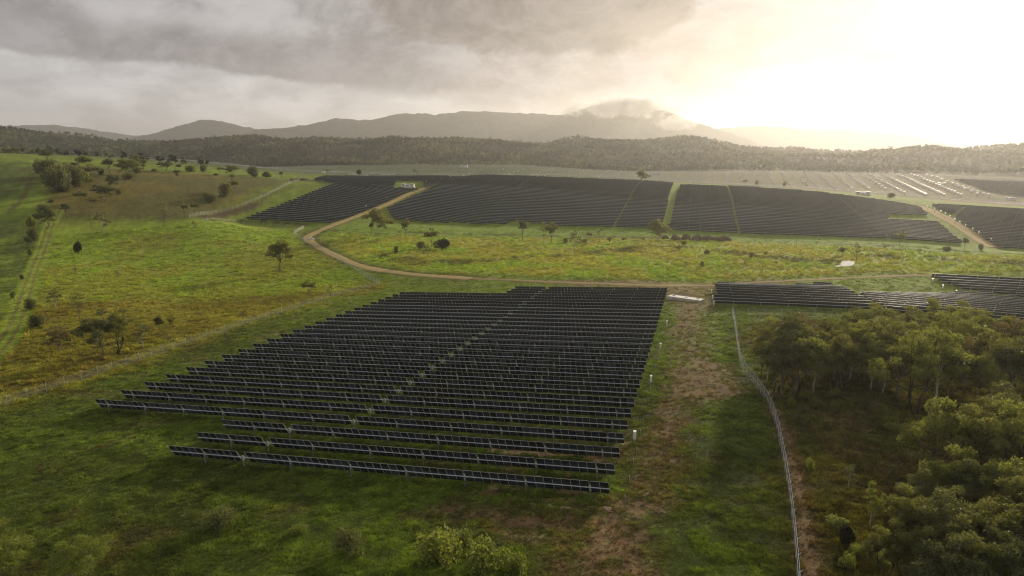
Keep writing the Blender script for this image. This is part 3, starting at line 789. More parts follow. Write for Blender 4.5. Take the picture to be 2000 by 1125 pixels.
# far rows: bays of seven modules as one leaf each, whole tracker one mesh
far_cache = {}
def far_mesh(nm):
    if nm in far_cache: return far_cache[nm]
    mb = MB(); B = 7 * MPITCH + PGAP; x_end = nm * MPITCH + (nm - 1) // 7 * PGAP; posts = []
    i = 0
    while i * 7 < nm:
        k = min(7, nm - i * 7)
        o = Vector((0, 0, TUBE_Z)) + PC; x0, x1 = i * B, i * B + k * MPITCH - 0.02; h = MH / 2; t = 0.05
        b = len(mb.v)
        for n in (-t / 2, t / 2):
            for x, c in ((x0, -h), (x1, -h), (x1, h), (x0, h)): mb.v.append(tuple(Vector((x, 0, 0)) + o + CHD * c + NRM * n))
        for q in ((3, 2, 1, 0), (4, 5, 6, 7), (0, 1, 5, 4), (1, 2, 6, 5), (2, 3, 7, 6), (3, 0, 4, 7)):
            mb.f.append([b + j for j in q]); mb.m.append(0)
        top = o + CHD * (h + 0.01)                          # pale upper rim of the frames
        mb.box(((x0 + x1) / 2, top.y, top.z), (x1 - x0, 0.05, 0.045), 1)
        posts.append(max(i * B - PGAP / 2, 0.3)); i += 1
    posts.append(x_end - 0.2)
    for x in posts: mb.box((x, 0.0, TUBE_Z / 2 - 0.7), (0.13, 0.16, TUBE_Z + 1.4), 2)
    mb.tube([(0, 0, TUBE_Z), (x_end, 0, TUBE_Z)], 0.085, 5, 1)
    me = mb.mesh('far_tracker', [M['far_pane'], M['steel'], M['post']]); far_cache[nm] = me
    return me
def far_pane_mat():
    m, t, b = new_mat('far_module_backs')
    tcn = t.nodes.new('ShaderNodeTexCoord'); s = t.nodes.new('ShaderNodeSeparateXYZ'); t.links.new(tcn.outputs['Object'], s.inputs[0])
    x = V(t, s.outputs[0])
    B = 7 * MPITCH + PGAP
    u = ((x / B)._m('FRACT') * (B / MPITCH))._m('FRACT') - 0.5
    line = u._m('ABSOLUTE').step(0.465, 0.49)
    g_ = t.nodes.new('ShaderNodeNewGeometry'); k_ = noise(t, g_.outputs['Position'], 0.05, 3) * 1.6 + 0.3
    t.links.new(mixc(t, 1.0, mixc(t, line * 0.6, (0.024, 0.030, 0.038), (0.2, 0.2, 0.19)), comb(t, k_, k_, k_), 'MULTIPLY'), b.inputs['Base Color'])
    b.inputs['Roughness'].default_value = 0.28
    return m
M['far_pane'] = far_pane_mat()
BAY = 7 * MPITCH + PGAP
def st_xy(s, t): return ROW_O + ROW_U * s + ROW_V * t
def inside_spans(P, t):
    """spans of s along row line t that lie in polygon P (given in s,t)"""
    xs = []
    n = len(P)
    for i in range(n):
        a, b = P[i], P[(i + 1) % n]
        if (a[1] > t) != (b[1] > t): xs.append(a[0] + (b[0] - a[0]) * (t - a[1]) / (b[1] - a[1]))
    xs.sort(); return [(xs[i], xs[i + 1]) for i in range(0, len(xs) - 1, 2)]
ALL_FAR = []
def far_block(pts, where, group, maxbays, s_ref=None, phase=0.0, holes=()):
    """rows of trackers filling a patch of land; where ends every label"""
    w = [at(*p)[:2] for p in pts]
    if isinstance(s_ref, tuple): s_ref = st(*at(*s_ref)[:2])[0] + DGAP / 2
    P = [st(*q) for q in w]
    H = [[st(*at(*p)[:2]) for p in h] for h in holes]
    t0, t1 = min(p[1] for p in P), max(p[1] for p in P)
    k = math.ceil((t0 + phase) / ROW_P); rows = []
    while k * ROW_P - phase < t1:
        t = k * ROW_P - phase; k += 1
        L_ = []
        for a, b in inside_spans(P, t):
            cuts = [(a, b)]
            for h in H:
                nx = []
                for (c, d) in cuts:
                    sp = inside_spans(h, t)
                    if not sp: nx.append((c, d)); continue
                    e, f = sp[0]
                    if e > c: nx.append((c, min(d, e)))
                    if f < d: nx.append((max(c, f), d))
                cuts = nx
            step = maxbays * BAY + DGAP
            for (c, d) in cuts:
                ref = s_ref if s_ref is not None else c
                i0 = math.floor((c - ref) / step); i1 = math.ceil((d - ref) / step)
                for i in range(i0, i1):
                    e, f = max(c, ref + i * step), min(d, ref + (i + 1) * step - DGAP)
                    nb = int((f - e) / (BAY / 7.0))
                    if nb < 4: continue
                    # keep whole bays tight against the shared column gap
                    if e > ref + i * step + 0.1 and f < d - 0.1: e = f - nb * BAY / 7.0
                    L_.append((e, nb))
        if L_: rows.append((t, sorted(L_)))
    ALL_FAR.append((rows, where, group))
far_block([(478, 430), (640, 440), (800, 377), (862, 360), (930, 351), (800, 347), (632, 347), (612, 353), (655, 362), (560, 398)], 'up in the block left of the ochre road', 'rows left of the ochre road', 9, holes=[[(768, 370), (826, 372), (826, 355), (775, 355)]])
far_block([(752, 410), (770, 433), (890, 438), (985, 441), (1010, 434), (1085, 445), (1200, 447), (1215, 446), (1292, 451), (1316, 361), (1270, 357), (1100, 350), (950, 345), (890, 350), (850, 366), (800, 389)],
          'up in the block right of the ochre road', 'rows right of the ochre road', 13, s_ref=(1197, 447))
far_block([(1302, 451), (1430, 457), (1440, 458), (1600, 464), (1740, 470), (1880, 478), (1835, 440), (1795, 408), (1740, 397), (1600, 379), (1450, 368), (1327, 364)],
          'up in the block below the dotted slope', 'rows between the grass strip and the right hand road', 11, s_ref=(1443, 458), holes=[[(1735, 433), (1838, 437), (1828, 423), (1738, 421)]])
far_block([(1950, 486), (2080, 494), (2080, 418), (1920, 408), (1815, 402), (1860, 425)], 'up in the block beside the wide road', 'rows right of the wide gravel road', 9)
far_block([(1862, 352), (2080, 358), (2080, 392), (1985, 384), (1925, 374)], 'up in the far dark block', 'rows of the far dark block', 9)
far_block([(1392, 601), (1700, 612), (2060, 634), (2060, 601), (1905, 580), (1868, 579), (1660, 582), (1640, 563), (1555, 562), (1545, 568), (1396, 561)], 'from the front of the middle array', 'rows behind the woodland', 12, s_ref=(1690, 597))
far_block([(1815, 544), (2080, 556), (2080, 596), (1912, 575), (1875, 568)], 'from the front of the upper array', 'rows above the woodland', 12)
flat = []
for rows, where, group in ALL_FAR:
    for ri, (t, Ls) in enumerate(rows):
        for ci, (s, nb) in enumerate(Ls):
            a, b = st_xy(s, t), st_xy(s + nb * BAY / 7.0, t)
            flat.append((np.hypot(*((a + b) / 2)), a, b, nb, ri, ci, len(Ls), where, group))
flat.sort(key=lambda q: q[0])
rest_v, rest_f, rest_m, off = [], [], [], 0
COLW = ['rightmost', 'second-from-right', 'third-from-right', 'fourth-from-right', 'fifth-from-right', 'sixth-from-right']
for i, (d, a, b, nb, ri, ci, nc, where, group) in enumerate(flat):
    za, zb = hz(*a), hz(*b); zm = hz(*((a + b) / 2))
    lift = max(0.0, (zm - (za + zb) / 2) * 0.6)
    rot, ln = orient((*a, za), (*b, zb)); me = far_mesh(nb)
    if i < 268:
        o = obj('solar_tracker', me, None, (*a, za + lift), rot)
        lab = f'{ordinal(ri + 1)} panel row {where}'
        if nc > 1: lab = f'{COLW[min(ci, 5)]} tracker of the ' + lab
        tag(o, lab, 'solar tracker', group)
    else:
        mat = np.array(Matrix.Translation((*a, za + lift)) @ rot.to_matrix().to_4x4())
        v = np.array([q.co[:] for q in me.vertices]); v = v @ mat[:3, :3].T + mat[:3, 3]
        rest_v.append(v); rest_f += [[j + off for j in p.vertices] for p in me.polygons]; rest_m += [p.material_index for p in me.polygons]; off += len(v)
print('far trackers', len(flat))
if rest_v:
    o = obj('distant_solar_trackers', mesh_np('distant_solar_trackers', np.vstack(rest_v), rest_f, [M['far_pane'], M['steel'], M['post']], rest_m))
    tag(o, 'distant dark rows of solar panels high on the slope', 'solar trackers', kind='stuff')
for me in far_cache.values():
    if me.users == 0: bpy.data.meshes.remove(me)

# rows lying flat on the second slope
M['flat_pane'] = simple('flat_module_painted_sheen', (0.25, 0.26, 0.26), 0.85, 0.0, 0.3, 0.02, 0.08)  # pale sky reflection on the panels put into a matte base colour
mb = MB()
P2 = [st(x, y) for x, y in ((-520, 900), (-220, 880), (-40, 850), (250, 840), (420, 800), (640, 760), (900, 860), (1000, 1270), (500, 1290), (0, 1270), (-500, 1300))]
t0, t1 = min(p[1] for p in P2), max(p[1] for p in P2); k = math.ceil(t0 / 11.8)
while k * 11.8 < t1:
    t = k * 11.8; k += 1
    for a, b in inside_spans(P2, t):
        n = max(int((b - a) / 24), 1)
        ss = np.linspace(a, b, n + 1); xy = np.array([st_xy(q, t) for q in ss]); zz = height(xy[:, 0], xy[:, 1])
        for i in range(n):
            if (int((ss[i] + 4000) / 24) % 4) == 0 and k % 2: continue
            A_, B_ = np.array([*xy[i], zz[i]]), np.array([*xy[i + 1], zz[i + 1]]); A_ = A_ + (B_ - A_) * 0.02; B_ = B_ - (B_ - A_) * 0.03
            w = np.array([*ROW_V, 0.0]) * MH / 2; up_ = np.array([0, 0, 1.55])
            f0 = len(mb.v); mb.v += [tuple(A_ - w + up_), tuple(B_ - w + up_), tuple(B_ + w + up_), tuple(A_ + w + up_)]
            mb.v += [tuple(np.array(q) - [0, 0, 0.06]) for q in mb.v[f0:f0 + 4]]
            for fc in ((3, 2, 1, 0), (4, 5, 6, 7), (0, 1, 5, 4), (1, 2, 6, 5), (2, 3, 7, 6), (3, 0, 4, 7)): mb.f.append([f0 + j for j in fc]); mb.m.append(0)
            mb.box(tuple(A_ + [0, 0, 0.6]), (0.15, 0.15, 1.9), 1)
o = obj('flat_solar_trackers', mb.mesh('unfinished_tracker_frames', [M['flat_pane'], M['post']]))
tag(o, 'pale rows of flat-lying solar panels on the far second slope', 'solar trackers', kind='stuff')

# ------------------------------------------------------------------ combiner cabinets, risers
def cabinet_meshes():
    a = MB().box((0, 0, 1.05), (0.62, 0.32, 1.0), 0).box((0, 0, 1.57), (0.70, 0.40, 0.05), 0)
    b = MB().box((0, 0.165, 1.05), (0.50, 0.012, 0.86), 0).box((0.2, 0.18, 1.05), (0.03, 0.03, 0.14), 0)
    c = MB().box((0, 0, 0.15), (0.06, 0.06, 0.9), 0)
    d = MB().tube([(0, 0, 0.6), (0, 0.02, 0.2), (0, 0.02, -0.2)], 0.045, 6)
    return a.mesh('cabinet', [M['white']]), b.mesh('door', [M['plastic']]), c.mesh('leg', [M['steel']]), d.mesh('conduit', [M['black']])
CABM = cabinet_meshes()
ROWYAW = math.atan2(ROW_U[1], ROW_U[0])
def cabinet(p, label, group, sc=1.0, yaw=None):
    r = bpy.data.objects.new('combiner_cabinet', None); C.objects.link(r)
    r.location = tuple(p); r.rotation_euler = (0, 0, (ROWYAW + math.pi / 2 if yaw is None else yaw)); r.scale = (sc,) * 3
    tag(r, label, 'electrical cabinet', group)
    obj('cabinet', CABM[0], r); obj('door', CABM[1], r); obj('leg', CABM[2], r, (-0.2, 0, 0)); obj('leg', CABM[2], r, (0.2, 0, 0)); obj('conduit', CABM[3], r)
    return r
G1 = 'white cabinets beside the foreground array'
for k, (p, l) in enumerate([((1239, 864), 'white combiner cabinet on legs beside the fourth panel row, nearest the camera'), ((1271, 751), 'white combiner cabinet beside the foreground rows, second from the camera'),
             ((1289.5, 685), 'white combiner cabinet beside the foreground rows, third from the camera'), ((1302, 639), 'white combiner cabinet beside the foreground rows, farthest of its line'),
             ((1393.5, 599), 'white cabinet at the near corner of the middle array'), ((1391.5, 587), 'white cabinet at the middle array, second of its three'), ((1389.5, 575), 'white cabinet at the middle array, farthest of its three'),
             ((1821, 552), 'white cabinet at the upper array corner beside the grass'), ((1841, 565), 'white cabinet second along the upper array edge'), ((1867, 575.5), 'white cabinet where the upper array meets the middle array')]):
    cabinet(at(*p), l, G1 if k < 4 else 'white cabinets beside the middle arrays', 1.15)
for k, p in enumerate([(669, 427), (715, 408), (755, 391), (791, 374.5), (833, 358.5), (861, 352.5), (880, 349.5)]):
    cabinet(at(*p), f'small white cabinet along the ochre road verge, {ordinal(k + 1)} going uphill', 'cabinets along the ochre road', 1.7)
for k, p in enumerate([(1935, 473), (1911, 459), (1899, 452), (1885, 445), (1874, 439), (1864, 433.5), (1855, 427.5), (1846, 422), (1837, 417.5), (1825, 412), (1811, 407.5)]):
    cabinet(at(*p), f'small white cabinet beside the wide gravel road, {ordinal(k + 1)} going uphill', 'cabinets along the wide gravel road', 1.7)
mbr = MB().tube([(0, 0, -0.3), (0, 0, 1.0)], 0.045, 6); ME_RP = mbr.mesh('riser_post', [M['steel']])
mbr = MB().tube([(0.06, 0.02, -0.2), (0.06, 0.02, 0.55), (0.03, 0.0, 0.75)], 0.05, 6); ME_RC = mbr.mesh('conduit', [M['black']])
for k in range(1, 15):
    p = ROW_O + ROW_V * ROW_P * (k - 1) - ROW_U * 1.9
    if k == 4: p = p - ROW_V * 1.5
    r = bpy.data.objects.new('cable_riser', None); C.objects.link(r); r.location = (*p, hz(*p)); r.rotation_euler = (0, 0, ROWYAW)
    tag(r, f'short grey cable riser post at the end of the {ordinal(k)} foreground panel row', 'cable riser', 'cable risers at the row ends')
    obj('riser_post', ME_RP, r); obj('conduit', ME_RC, r)

# dots of white along the unfinished slope
mbw = MB().box((0, 0, 1.0), (1.5, 0.8, 1.4), 0).box((0, 0, 1.72), (1.6, 0.9, 0.06), 0).box((-0.5, 0, 0.1), (0.12, 0.12, 0.8), 1).box((0.5, 0, 0.1), (0.12, 0.12, 0.8), 1)
ME_FB = mbw.mesh('far_cabinet', [M['white'], M['steel']])
DOTS = [((905, 343), (962, 325), 6), ((945, 344), (1000, 325), 7), ((985, 344), (1040, 325), 7), ((1040, 345), (1062, 333), 4), ((1065, 346), (1090, 323), 6), ((1110, 345), (1118, 325), 5), ((1130, 347), (1142, 328), 5),
        ((1170, 348), (1192, 331), 6), ((1195, 349), (1218, 332), 5), ((1222, 351), (1240, 335), 5), ((1283, 353), (1290, 341), 6), ((1303, 352), (1312, 340), 5), ((1356, 357), (1360, 341), 6), ((1392, 359), (1391, 340), 7), ((1421, 361), (1419, 340), 7),
        ((1450, 354), (1446, 338), 6), ((1482, 361), (1470, 336), 8), ((1512, 362), (1500, 335), 9), ((1542, 363), (1522, 335), 9), ((1575, 362), (1552, 335), 9), ((1597, 369), (1566, 336), 11), ((1630, 370), (1593, 337), 12),
        ((1664, 371), (1624, 338), 13), ((1697, 371), (1650, 338), 15), ((1728, 371), (1681, 341), 9), ((1765, 379), (1696, 342), 15), ((1808, 383), (1722, 342), 22), ((1843, 383), (1752, 342), 19), ((1876, 383), (1780, 342), 17),
        ((1930, 384), (1810, 343), 13), ((1908, 381), (1860, 361), 5)]
for li, (a, b, n) in enumerate(DOTS):
    for k in range(n):
        f = k / max(n - 1, 1); px = a[0] + (b[0] - a[0]) * f + random.uniform(-.6, .6); py = a[1] + (b[1] - a[1]) * f
        p = at(px, py)
        o = obj('row_end_cabinet', ME_FB, None, tuple(p), (0, 0, ROWYAW + random.uniform(-.1, .1)))
        s = random.uniform(0.9, 1.2) + 1.0 * min(max((px - 1250) / 500, 0), 1); o.scale = (s, s, s)  # cabinets enlarged towards the right to imitate strong glints
        tag(o, f'{ordinal(k + 1)} white cabinet up the {ordinal(li + 1)} dotted line from the left, far slope', 'electrical cabinet', f'cabinets in dotted line {li + 1} on the far slope')

# ------------------------------------------------------------------ inverter stations, slab, stakes
def station(p, L_, label, yaw, h=2.9, w=2.6, name='inverter_station'):
    r = bpy.data.objects.new(name, None); C.objects.link(r); r.location = tuple(p); r.rotation_euler = (0, 0, yaw)
    tag(r, label, 'inverter station', 'white inverter stations')
    obj('plinth', MB().box((0, 0, 0.15), (L_ + 1.2, w + 1.2, 0.7), 0).mesh('plinth', [M['concrete']]), r)
    n = 3; q = L_ / n
    for i in range(n):
        hh = h * (1.0 if i != 1 else 0.86)
        obj('housing', MB().box(((i - 1) * q, 0, 0.5 + hh / 2), (q - 0.25, w, hh), 0).box(((i - 1) * q, 0, 0.5 + hh + 0.06), (q - 0.05, w + 0.2, 0.12), 0).mesh('housing', [M['white']]), r)
        obj('door', MB().box(((i - 1) * q, -w / 2 - 0.02, 0.5 + hh * 0.46), (q * 0.55, 0.05, hh * 0.8), 0).box(((i - 1) * q + q * 0.2, -w / 2 - 0.06, 0.5 + hh * 0.46), (0.06, 0.06, 0.3), 0).mesh('door', [M['plastic']]), r)
        obj('vent', MB().box(((i - 1) * q, -w / 2 - 0.055, 0.5 + hh * 0.72), (q * 0.4, 0.03, hh * 0.16), 0).mesh('vent', [M['black']]), r)
    return r
YR = ROWYAW + math.pi
station(at(797, 366), 13, 'white inverter station beside the ochre road', YR)
station(at(906, 327), 13, 'white inverter station on the far crest at the end of the ochre road', YR)
station(at(1281, 341), 13, 'white inverter station on the far crest above the green strip', YR)
station(at(1685, 381), 14, 'low white inverter station between the dark block and the dotted slope', YR)
station(at(1839, 361.5), 12, 'white inverter station among the dotted lines on the far slope', YR)
station(at(1973, 390), 13, 'white inverter station at the right edge below the far dark block', YR)
def slab(a, b, w, h, label, name='concrete_slab'):
    a, b = np.array(at(*a)), np.array(at(*b)); c = (a + b) / 2; d = b - a; ln = np.linalg.norm(d[:2])
    m = MB().box((0, 0, h / 2 - 0.2), (ln, w, h + 0.4), 1).box((0, 0, h + 0.05), (ln + 0.3, w + 0.3, 0.1), 0)
    for q in (-0.38, 0.0, 0.36): m.box((ln * q, w * 0.1, h + 0.16), (0.9, 0.35, 0.14), 2)
    o = obj(name, m.mesh(name, [M['dull_white'], M['concrete'], M['black']]), None, (c[0], c[1], c[2]), (0, 0, math.atan2(d[1], d[0])))
    return tag(o, label, 'slab')
slab((1308, 584), (1371, 589), 3.2, 0.9, 'long pale concrete inverter slab beyond the foreground array')
slab((1778, 433), (1828, 434.5), 3.4, 0.6, 'long pale slab in the gap of the right hand block')
mbs = MB().tube([(0, 0, -0.2), (0, 0, 1.0)], 0.03, 5, 0).box((0, 0, 1.02), (0.16, 0.16, 0.18), 1)
ME_ST = mbs.mesh('barrier_stake', [M['steel'], M['yellow']])
for li, (ln, n, wd) in enumerate([([(1240, 568), (1262, 575), (1282, 571)], 8, 'in the arc left of the pale slab'), ([(1312, 563), (1330, 566), (1340, 560)], 7, 'behind the pale slab'), ([(1320, 587), (1335, 588)], 4, 'in front of the pale slab'), ([(1372, 585), (1388, 586)], 5, 'between the pale slab and the middle array'), ([(1365, 589), (1388, 591)], 5, 'on the near side of the slab end')]):
    P_ = resample(np.array(ln, float), 0.5)
    for k in range(n):
        q = P_[int(k * (len(P_) - 1) / (n - 1))]
        o = obj('barrier_stake', ME_ST, None, tuple(at(*q)))
        tag(o, f'{ordinal(k + 1)} yellow capped stake from the left {wd}', 'stake', f'stakes {wd}')
def lump(name, p, rx, ry, h, mat, label, cat, seed=0, group=None, yaw=0.0):
    bm = bmesh.new(); bmesh.ops.create_icosphere(bm, subdivisions=3, radius=1.0); rs = np.random.default_rng(seed)
    ph = rs.uniform(0, 6, 6)
    for v in bm.verts:
        n = 1 + 0.14 * math.sin(v.co.x * 3.1 + ph[0]) + 0.12 * math.sin(v.co.y * 4.3 + ph[1]) + 0.07 * math.sin(v.co.x * 7 + v.co.y * 6 + ph[2]) + rs.uniform(-.03, .03)
        z = v.co.z
        v.co = Vector((v.co.x * rx * n, v.co.y * ry * n, (max(z, -0.35) * n) * h))
    me = bpy.data.meshes.new(name); bm.to_mesh(me); bm.free(); me.materials.append(mat)
    me.polygons.foreach_set('use_smooth', np.ones(len(me.polygons), bool))
    o = obj(name, me, None, tuple(p), (0, 0, yaw)); return tag(o, label, cat, group)
for k, (px, py, w) in enumerate([(1300, 466, 9), (1321, 468, 15), (1340, 468, 16), (1360, 469, 17), (1378, 469, 18), (1400, 470, 16), (1415, 470, 19)]):
    p = at(px, py); s = px_scale(p)
    lump('soil_heap', p, w * 0.62 / s, 3.2, 9.5 / s * (0.7 + 0.3 * (w > 10)), M['soil'], f'weathered brown soil heap by the creek trees, {ordinal(k + 1)} from the left', 'soil heap', k, 'soil heaps along the ditch')
for k, (px, py, w) in enumerate([(1041, 987, 14), (1072, 990, 11), (1104, 992, 19), (1186, 994, 15), (957, 897, 22), (862, 897, 20), (1046, 932, 20), (935, 940, 16)]):
    p = at(px, py); s = px_scale(p)
    near = 'in front of the nearest panel row' if k < 4 else 'between the first foreground rows'
    lump('sand_heap', p, w * 0.55 / s, 0.5, 0.18, M['sand'], f'small pale sandy heap {near}, {ordinal(k % 4 + 1)} of that four', 'sand heap', 40 + k, 'sandy heaps near the posts')
lump('dark_soil_bank', at(590, 352), 9, 4, 2.0, M['soil'], 'dark soil and brush bank on the green strip beside the far fence', 'soil bank', 61)
p = at(608, 468)
r = bpy.data.objects.new('culvert', None); C.objects.link(r); r.location = tuple(p); r.rotation_euler = (0, 0, 0.5)
tag(r, 'small white culvert at the bend of the ochre road', 'culvert')
obj('headwall', MB().box((0, 0, 0.5), (2.6, 0.3, 1.3), 0).mesh('headwall', [M['dull_white']]), r)
obj('wing_wall', MB().box((-1.6, 0.5, 0.4), (1.3, 0.25, 1.0), 0, rz=-0.8).mesh('wing_wall', [M['dull_white']]), r)
obj('wing_wall', MB().box((1.6, 0.5, 0.4), (1.3, 0.25, 1.0), 0, rz=0.8).mesh('wing_wall', [M['dull_white']]), r)
obj('pipe', MB().tube([(0, -0.3, 0.4), (0, 1.5, 0.4)], 0.4, 10).mesh('pipe', [M['concrete']]), r)
# stacks of pale material in the far yard
for k, (px, py, w) in enumerate([(690, 341, 18), (722, 340, 13), (757, 341, 30), (712, 343.5, 10), (632, 338, 5), (1717, 377, 19), (1767, 383, 9), (1862, 391, 6), (1874, 391.5, 4)]):
    p = at(px, py); s = px_scale(p); m = MB()
    for j in range(3): m.box(((j - 1) * w / s * 0.34, 0.3 * (j % 2), 0.5 + 0.12 * j), (w / s * 0.31, 2.6, 1.1 + 0.25 * (j % 2)), 0)
    o = obj('pallet_stack', m.mesh('pallet_stack', [M['dull_white']]), None, tuple(p), (0, 0, YR))
    tag(o, f'pale stack of wrapped pallets in the far yard, {ordinal(k + 1)} from the left', 'pallet stack', 'pallet stacks in the far yard')

# ------------------------------------------------------------------ pond
bm = bmesh.new()
pz = min(hz(*q) for q in pond_xy) + 0.25
vs_ = [bm.verts.new((q[0], q[1], pz)) for q in pond_xy]
bm.faces.new(vs_); bmesh.ops.triangulate(bm, faces=bm.faces[:])
me = bpy.data.meshes.new('pond'); bm.to_mesh(me); bm.free()
m, t, b = new_mat('still_water'); b.inputs['Base Color'].default_value = (0.03, 0.035, 0.03, 1); b.inputs['Roughness'].default_value = 0.04; b.inputs['IOR'].default_value = 1.55
bp = t.nodes.new('ShaderNodeBump'); bp.inputs['Distance'].default_value = 0.004; g = t.nodes.new('ShaderNodeNewGeometry'); t.links.new(noise(t, g.outputs['Position'], 1.0, 3).k, bp.inputs['Height']); t.links.new(bp.outputs[0], b.inputs['Normal'])
me.materials.append(m)
if me.polygons[0].normal.z < 0: me.flip_normals()
tag(obj('water', me), kind='structure')

# ------------------------------------------------------------------ fences
def mesh_wire(alpha, colr):
    m, t, b = new_mat('chain_link'); b.inputs['Base Color'].default_value = (*colr, 1); b.inputs['Metallic'].default_value = 0.3; b.inputs['Roughness'].default_value = 0.5
    uv = t.nodes.new('ShaderNodeUVMap'); s = t.nodes.new('ShaderNodeSeparateXYZ'); t.links.new(uv.outputs[0], s.inputs[0])
    x, y = V(t, s.outputs[0]), V(t, s.outputs[1])
    w = 0.5 - alpha / 2
    l1 = (((x + y) * 14.0)._m('FRACT') - 0.5)._m('ABSOLUTE').step(w - 0.01, w + 0.01)
    l2 = (((x - y) * 14.0)._m('FRACT') - 0.5)._m('ABSOLUTE').step(w - 0.01, w + 0.01)
    f = l1._m('MAXIMUM', l2)
    tr = t.nodes.new('ShaderNodeBsdfTransparent'); mx = t.nodes.new('ShaderNodeMixShader')
    t.links.new(f.k, mx.inputs[0]); t.links.new(tr.outputs[0], mx.inputs[1]); t.links.new(b.outputs[0], mx.inputs[2])
    t.links.new(mx.outputs[0], t.nodes['Material Output'].inputs['Surface'])
    return m
M['wire'] = mesh_wire(0.12, (0.50, 0.51, 0.50)); M['wire_dark'] = mesh_wire(0.075, (0.27, 0.27, 0.25)); M['wire_line'] = simple('dull_fence_wire', (0.22, 0.22, 0.21), 0.6, 0.2)
mb = MB().tube([(0, 0, -0.4), (0, 0, 2.35)], 0.035, 6).tube([(0, 0, 2.3), (0.0, -0.28, 2.62)], 0.025, 5)
ME_FP = mb.mesh('post', [M['steel']])
mb = MB().tube([(0, 0, -0.4), (0, 0, 1.75)], 0.055, 5); ME_FP2 = mb.mesh('post', [M['steel']])
def fence(pts, label, spacing, h=2.1, pm=None, smooth=True, world=False, thick=1.0, pale=False):
    P = np.array(pts) if world else np.array([at(*p)[:2] for p in pts])
    if smooth: P = smooth_line(P, 6)
    P = resample(P, spacing); zz = height(P[:, 0], P[:, 1])
    r = bpy.data.objects.new('fence', None); C.objects.link(r); o0 = Vector((*P[0], zz[0])); r.location = o0
    tag(r, label, 'fence', 'security fences')
    v, f, uv = [], [], []; cum = 0.0
    for i in range(len(P)):
        if i: cum += np.linalg.norm(P[i] - P[i - 1])
        q = Vector((*P[i], zz[i])) - o0
        v += [tuple(q + Vector((0, 0, 0.03))), tuple(q + Vector((0, 0, h)))]; uv.append((cum, 0)); uv.append((cum, h))
        d = P[min(i + 1, len(P) - 1)] - P[max(i - 1, 0)]
        po = obj('post', pm or ME_FP, r, q, (random.uniform(-.02, .02), random.uniform(-.02, .02), math.atan2(d[1], d[0])))
        if thick != 1.0: po.scale = (thick, thick, 1)
        if i: f.append([2 * i - 2, 2 * i, 2 * i + 1, 2 * i - 1])
    me = mesh_np('wire_mesh', v, f, [M['wire' if pale else 'wire_dark']]); ul = me.uv_layers.new(name='UVMap')
    for lp in me.loops: ul.data[lp.index].uv = uv[lp.vertex_index]
    obj('wire_mesh', me, r)
    mb = MB()
    for hh in ((h, h * 0.5) if h > 1.5 else (h,)): mb.tube([tuple(Vector((*P[i], zz[i] + hh)) - o0) for i in range(len(P))], 0.018 * thick, 4, 0, False)
    obj('wire', mb.mesh('wire', [M['steel' if pale else 'wire_line']]), r)
    return r
fence(fence_left_xy, 'chain link fence climbing past the left ends of the foreground rows', 4.2, 2.0, ME_FP, False, True)
fence([(742, 556), (715, 543), (680, 520), (640, 495), (600, 475), (577, 462), (577, 456), (594, 446)], 'chain link fence following the bend of the ochre road', 4.0, 2.2, ME_FP, True, False, 1.3, True)
fence([(1562, 1200), (1556, 1125), (1549, 1040), (1539, 960), (1525, 880), (1507, 810), (1480, 762), (1450, 722), (1442, 695), (1436, 650), (1430, 615)], 'chain link fence between the dirt lane and the woodland', 3.2, 2.3, ME_FP, True, pale=True)
fence([(1430, 615), (1480, 617), (1560, 619), (1660, 623), (1760, 630)], 'chain link fence in front of the middle array', 4.0, 2.0, ME_FP, False)
fence([(370, 426), (420, 417), (470, 404), (520, 382), (560, 362), (588, 351), (580, 345)], 'chain link fence climbing the left hill beside the green strip', 6.0, 2.3, ME_FP, True, False, 1.6)
fence([(395, 433), (460, 434), (520, 438), (562, 443)], 'low fence along the ditch below the left block', 6.0, 1.4, ME_FP2, False, False, 1.3)

# ------------------------------------------------------------------ trees and shrubs
def leaves_np(centers, radii, n_each, size, rs, flat=0.7, hang=0.0, under=False):
    cs, rr = [], []
    for c, r_, n in zip(centers, radii, n_each):
        n = int(n)
        d = rs.normal(size=(n, 3)); d /= np.linalg.norm(d, axis=1)[:, None]
        if not under: d[:, 2] = np.where(d[:, 2] < -0.25, -d[:, 2] * rs.uniform(-0.6, 1, n), d[:, 2])
        rad_ = rs.uniform(0.25, 1.0, n) ** 0.45 * (1 + 0.22 * np.sin(d[:, 0] * 5 + c[0] * 7) * np.cos(d[:, 1] * 5 + c[1] * 3))
        cs.append(np.array(c) + d * rad_[:, None] * r_ * np.array([1, 1, flat]))
    P = np.vstack(cs); n = len(P)
    a = rs.normal(size=(n, 3)); a[:, 2] -= hang; a /= np.linalg.norm(a, axis=1)[:, None]
    b = np.cross(a, rs.normal(size=(n, 3))); b /= np.linalg.norm(b, axis=1)[:, None] + 1e-9
    s = size * rs.uniform(0.65, 1.35, n)[:, None]
    v = np.stack([P - a * s * .5, P + b * s * .24, P + a * s * .5, P - b * s * .24], 1).reshape(-1, 3)
    return v, np.arange(n * 4).reshape(n, 4)
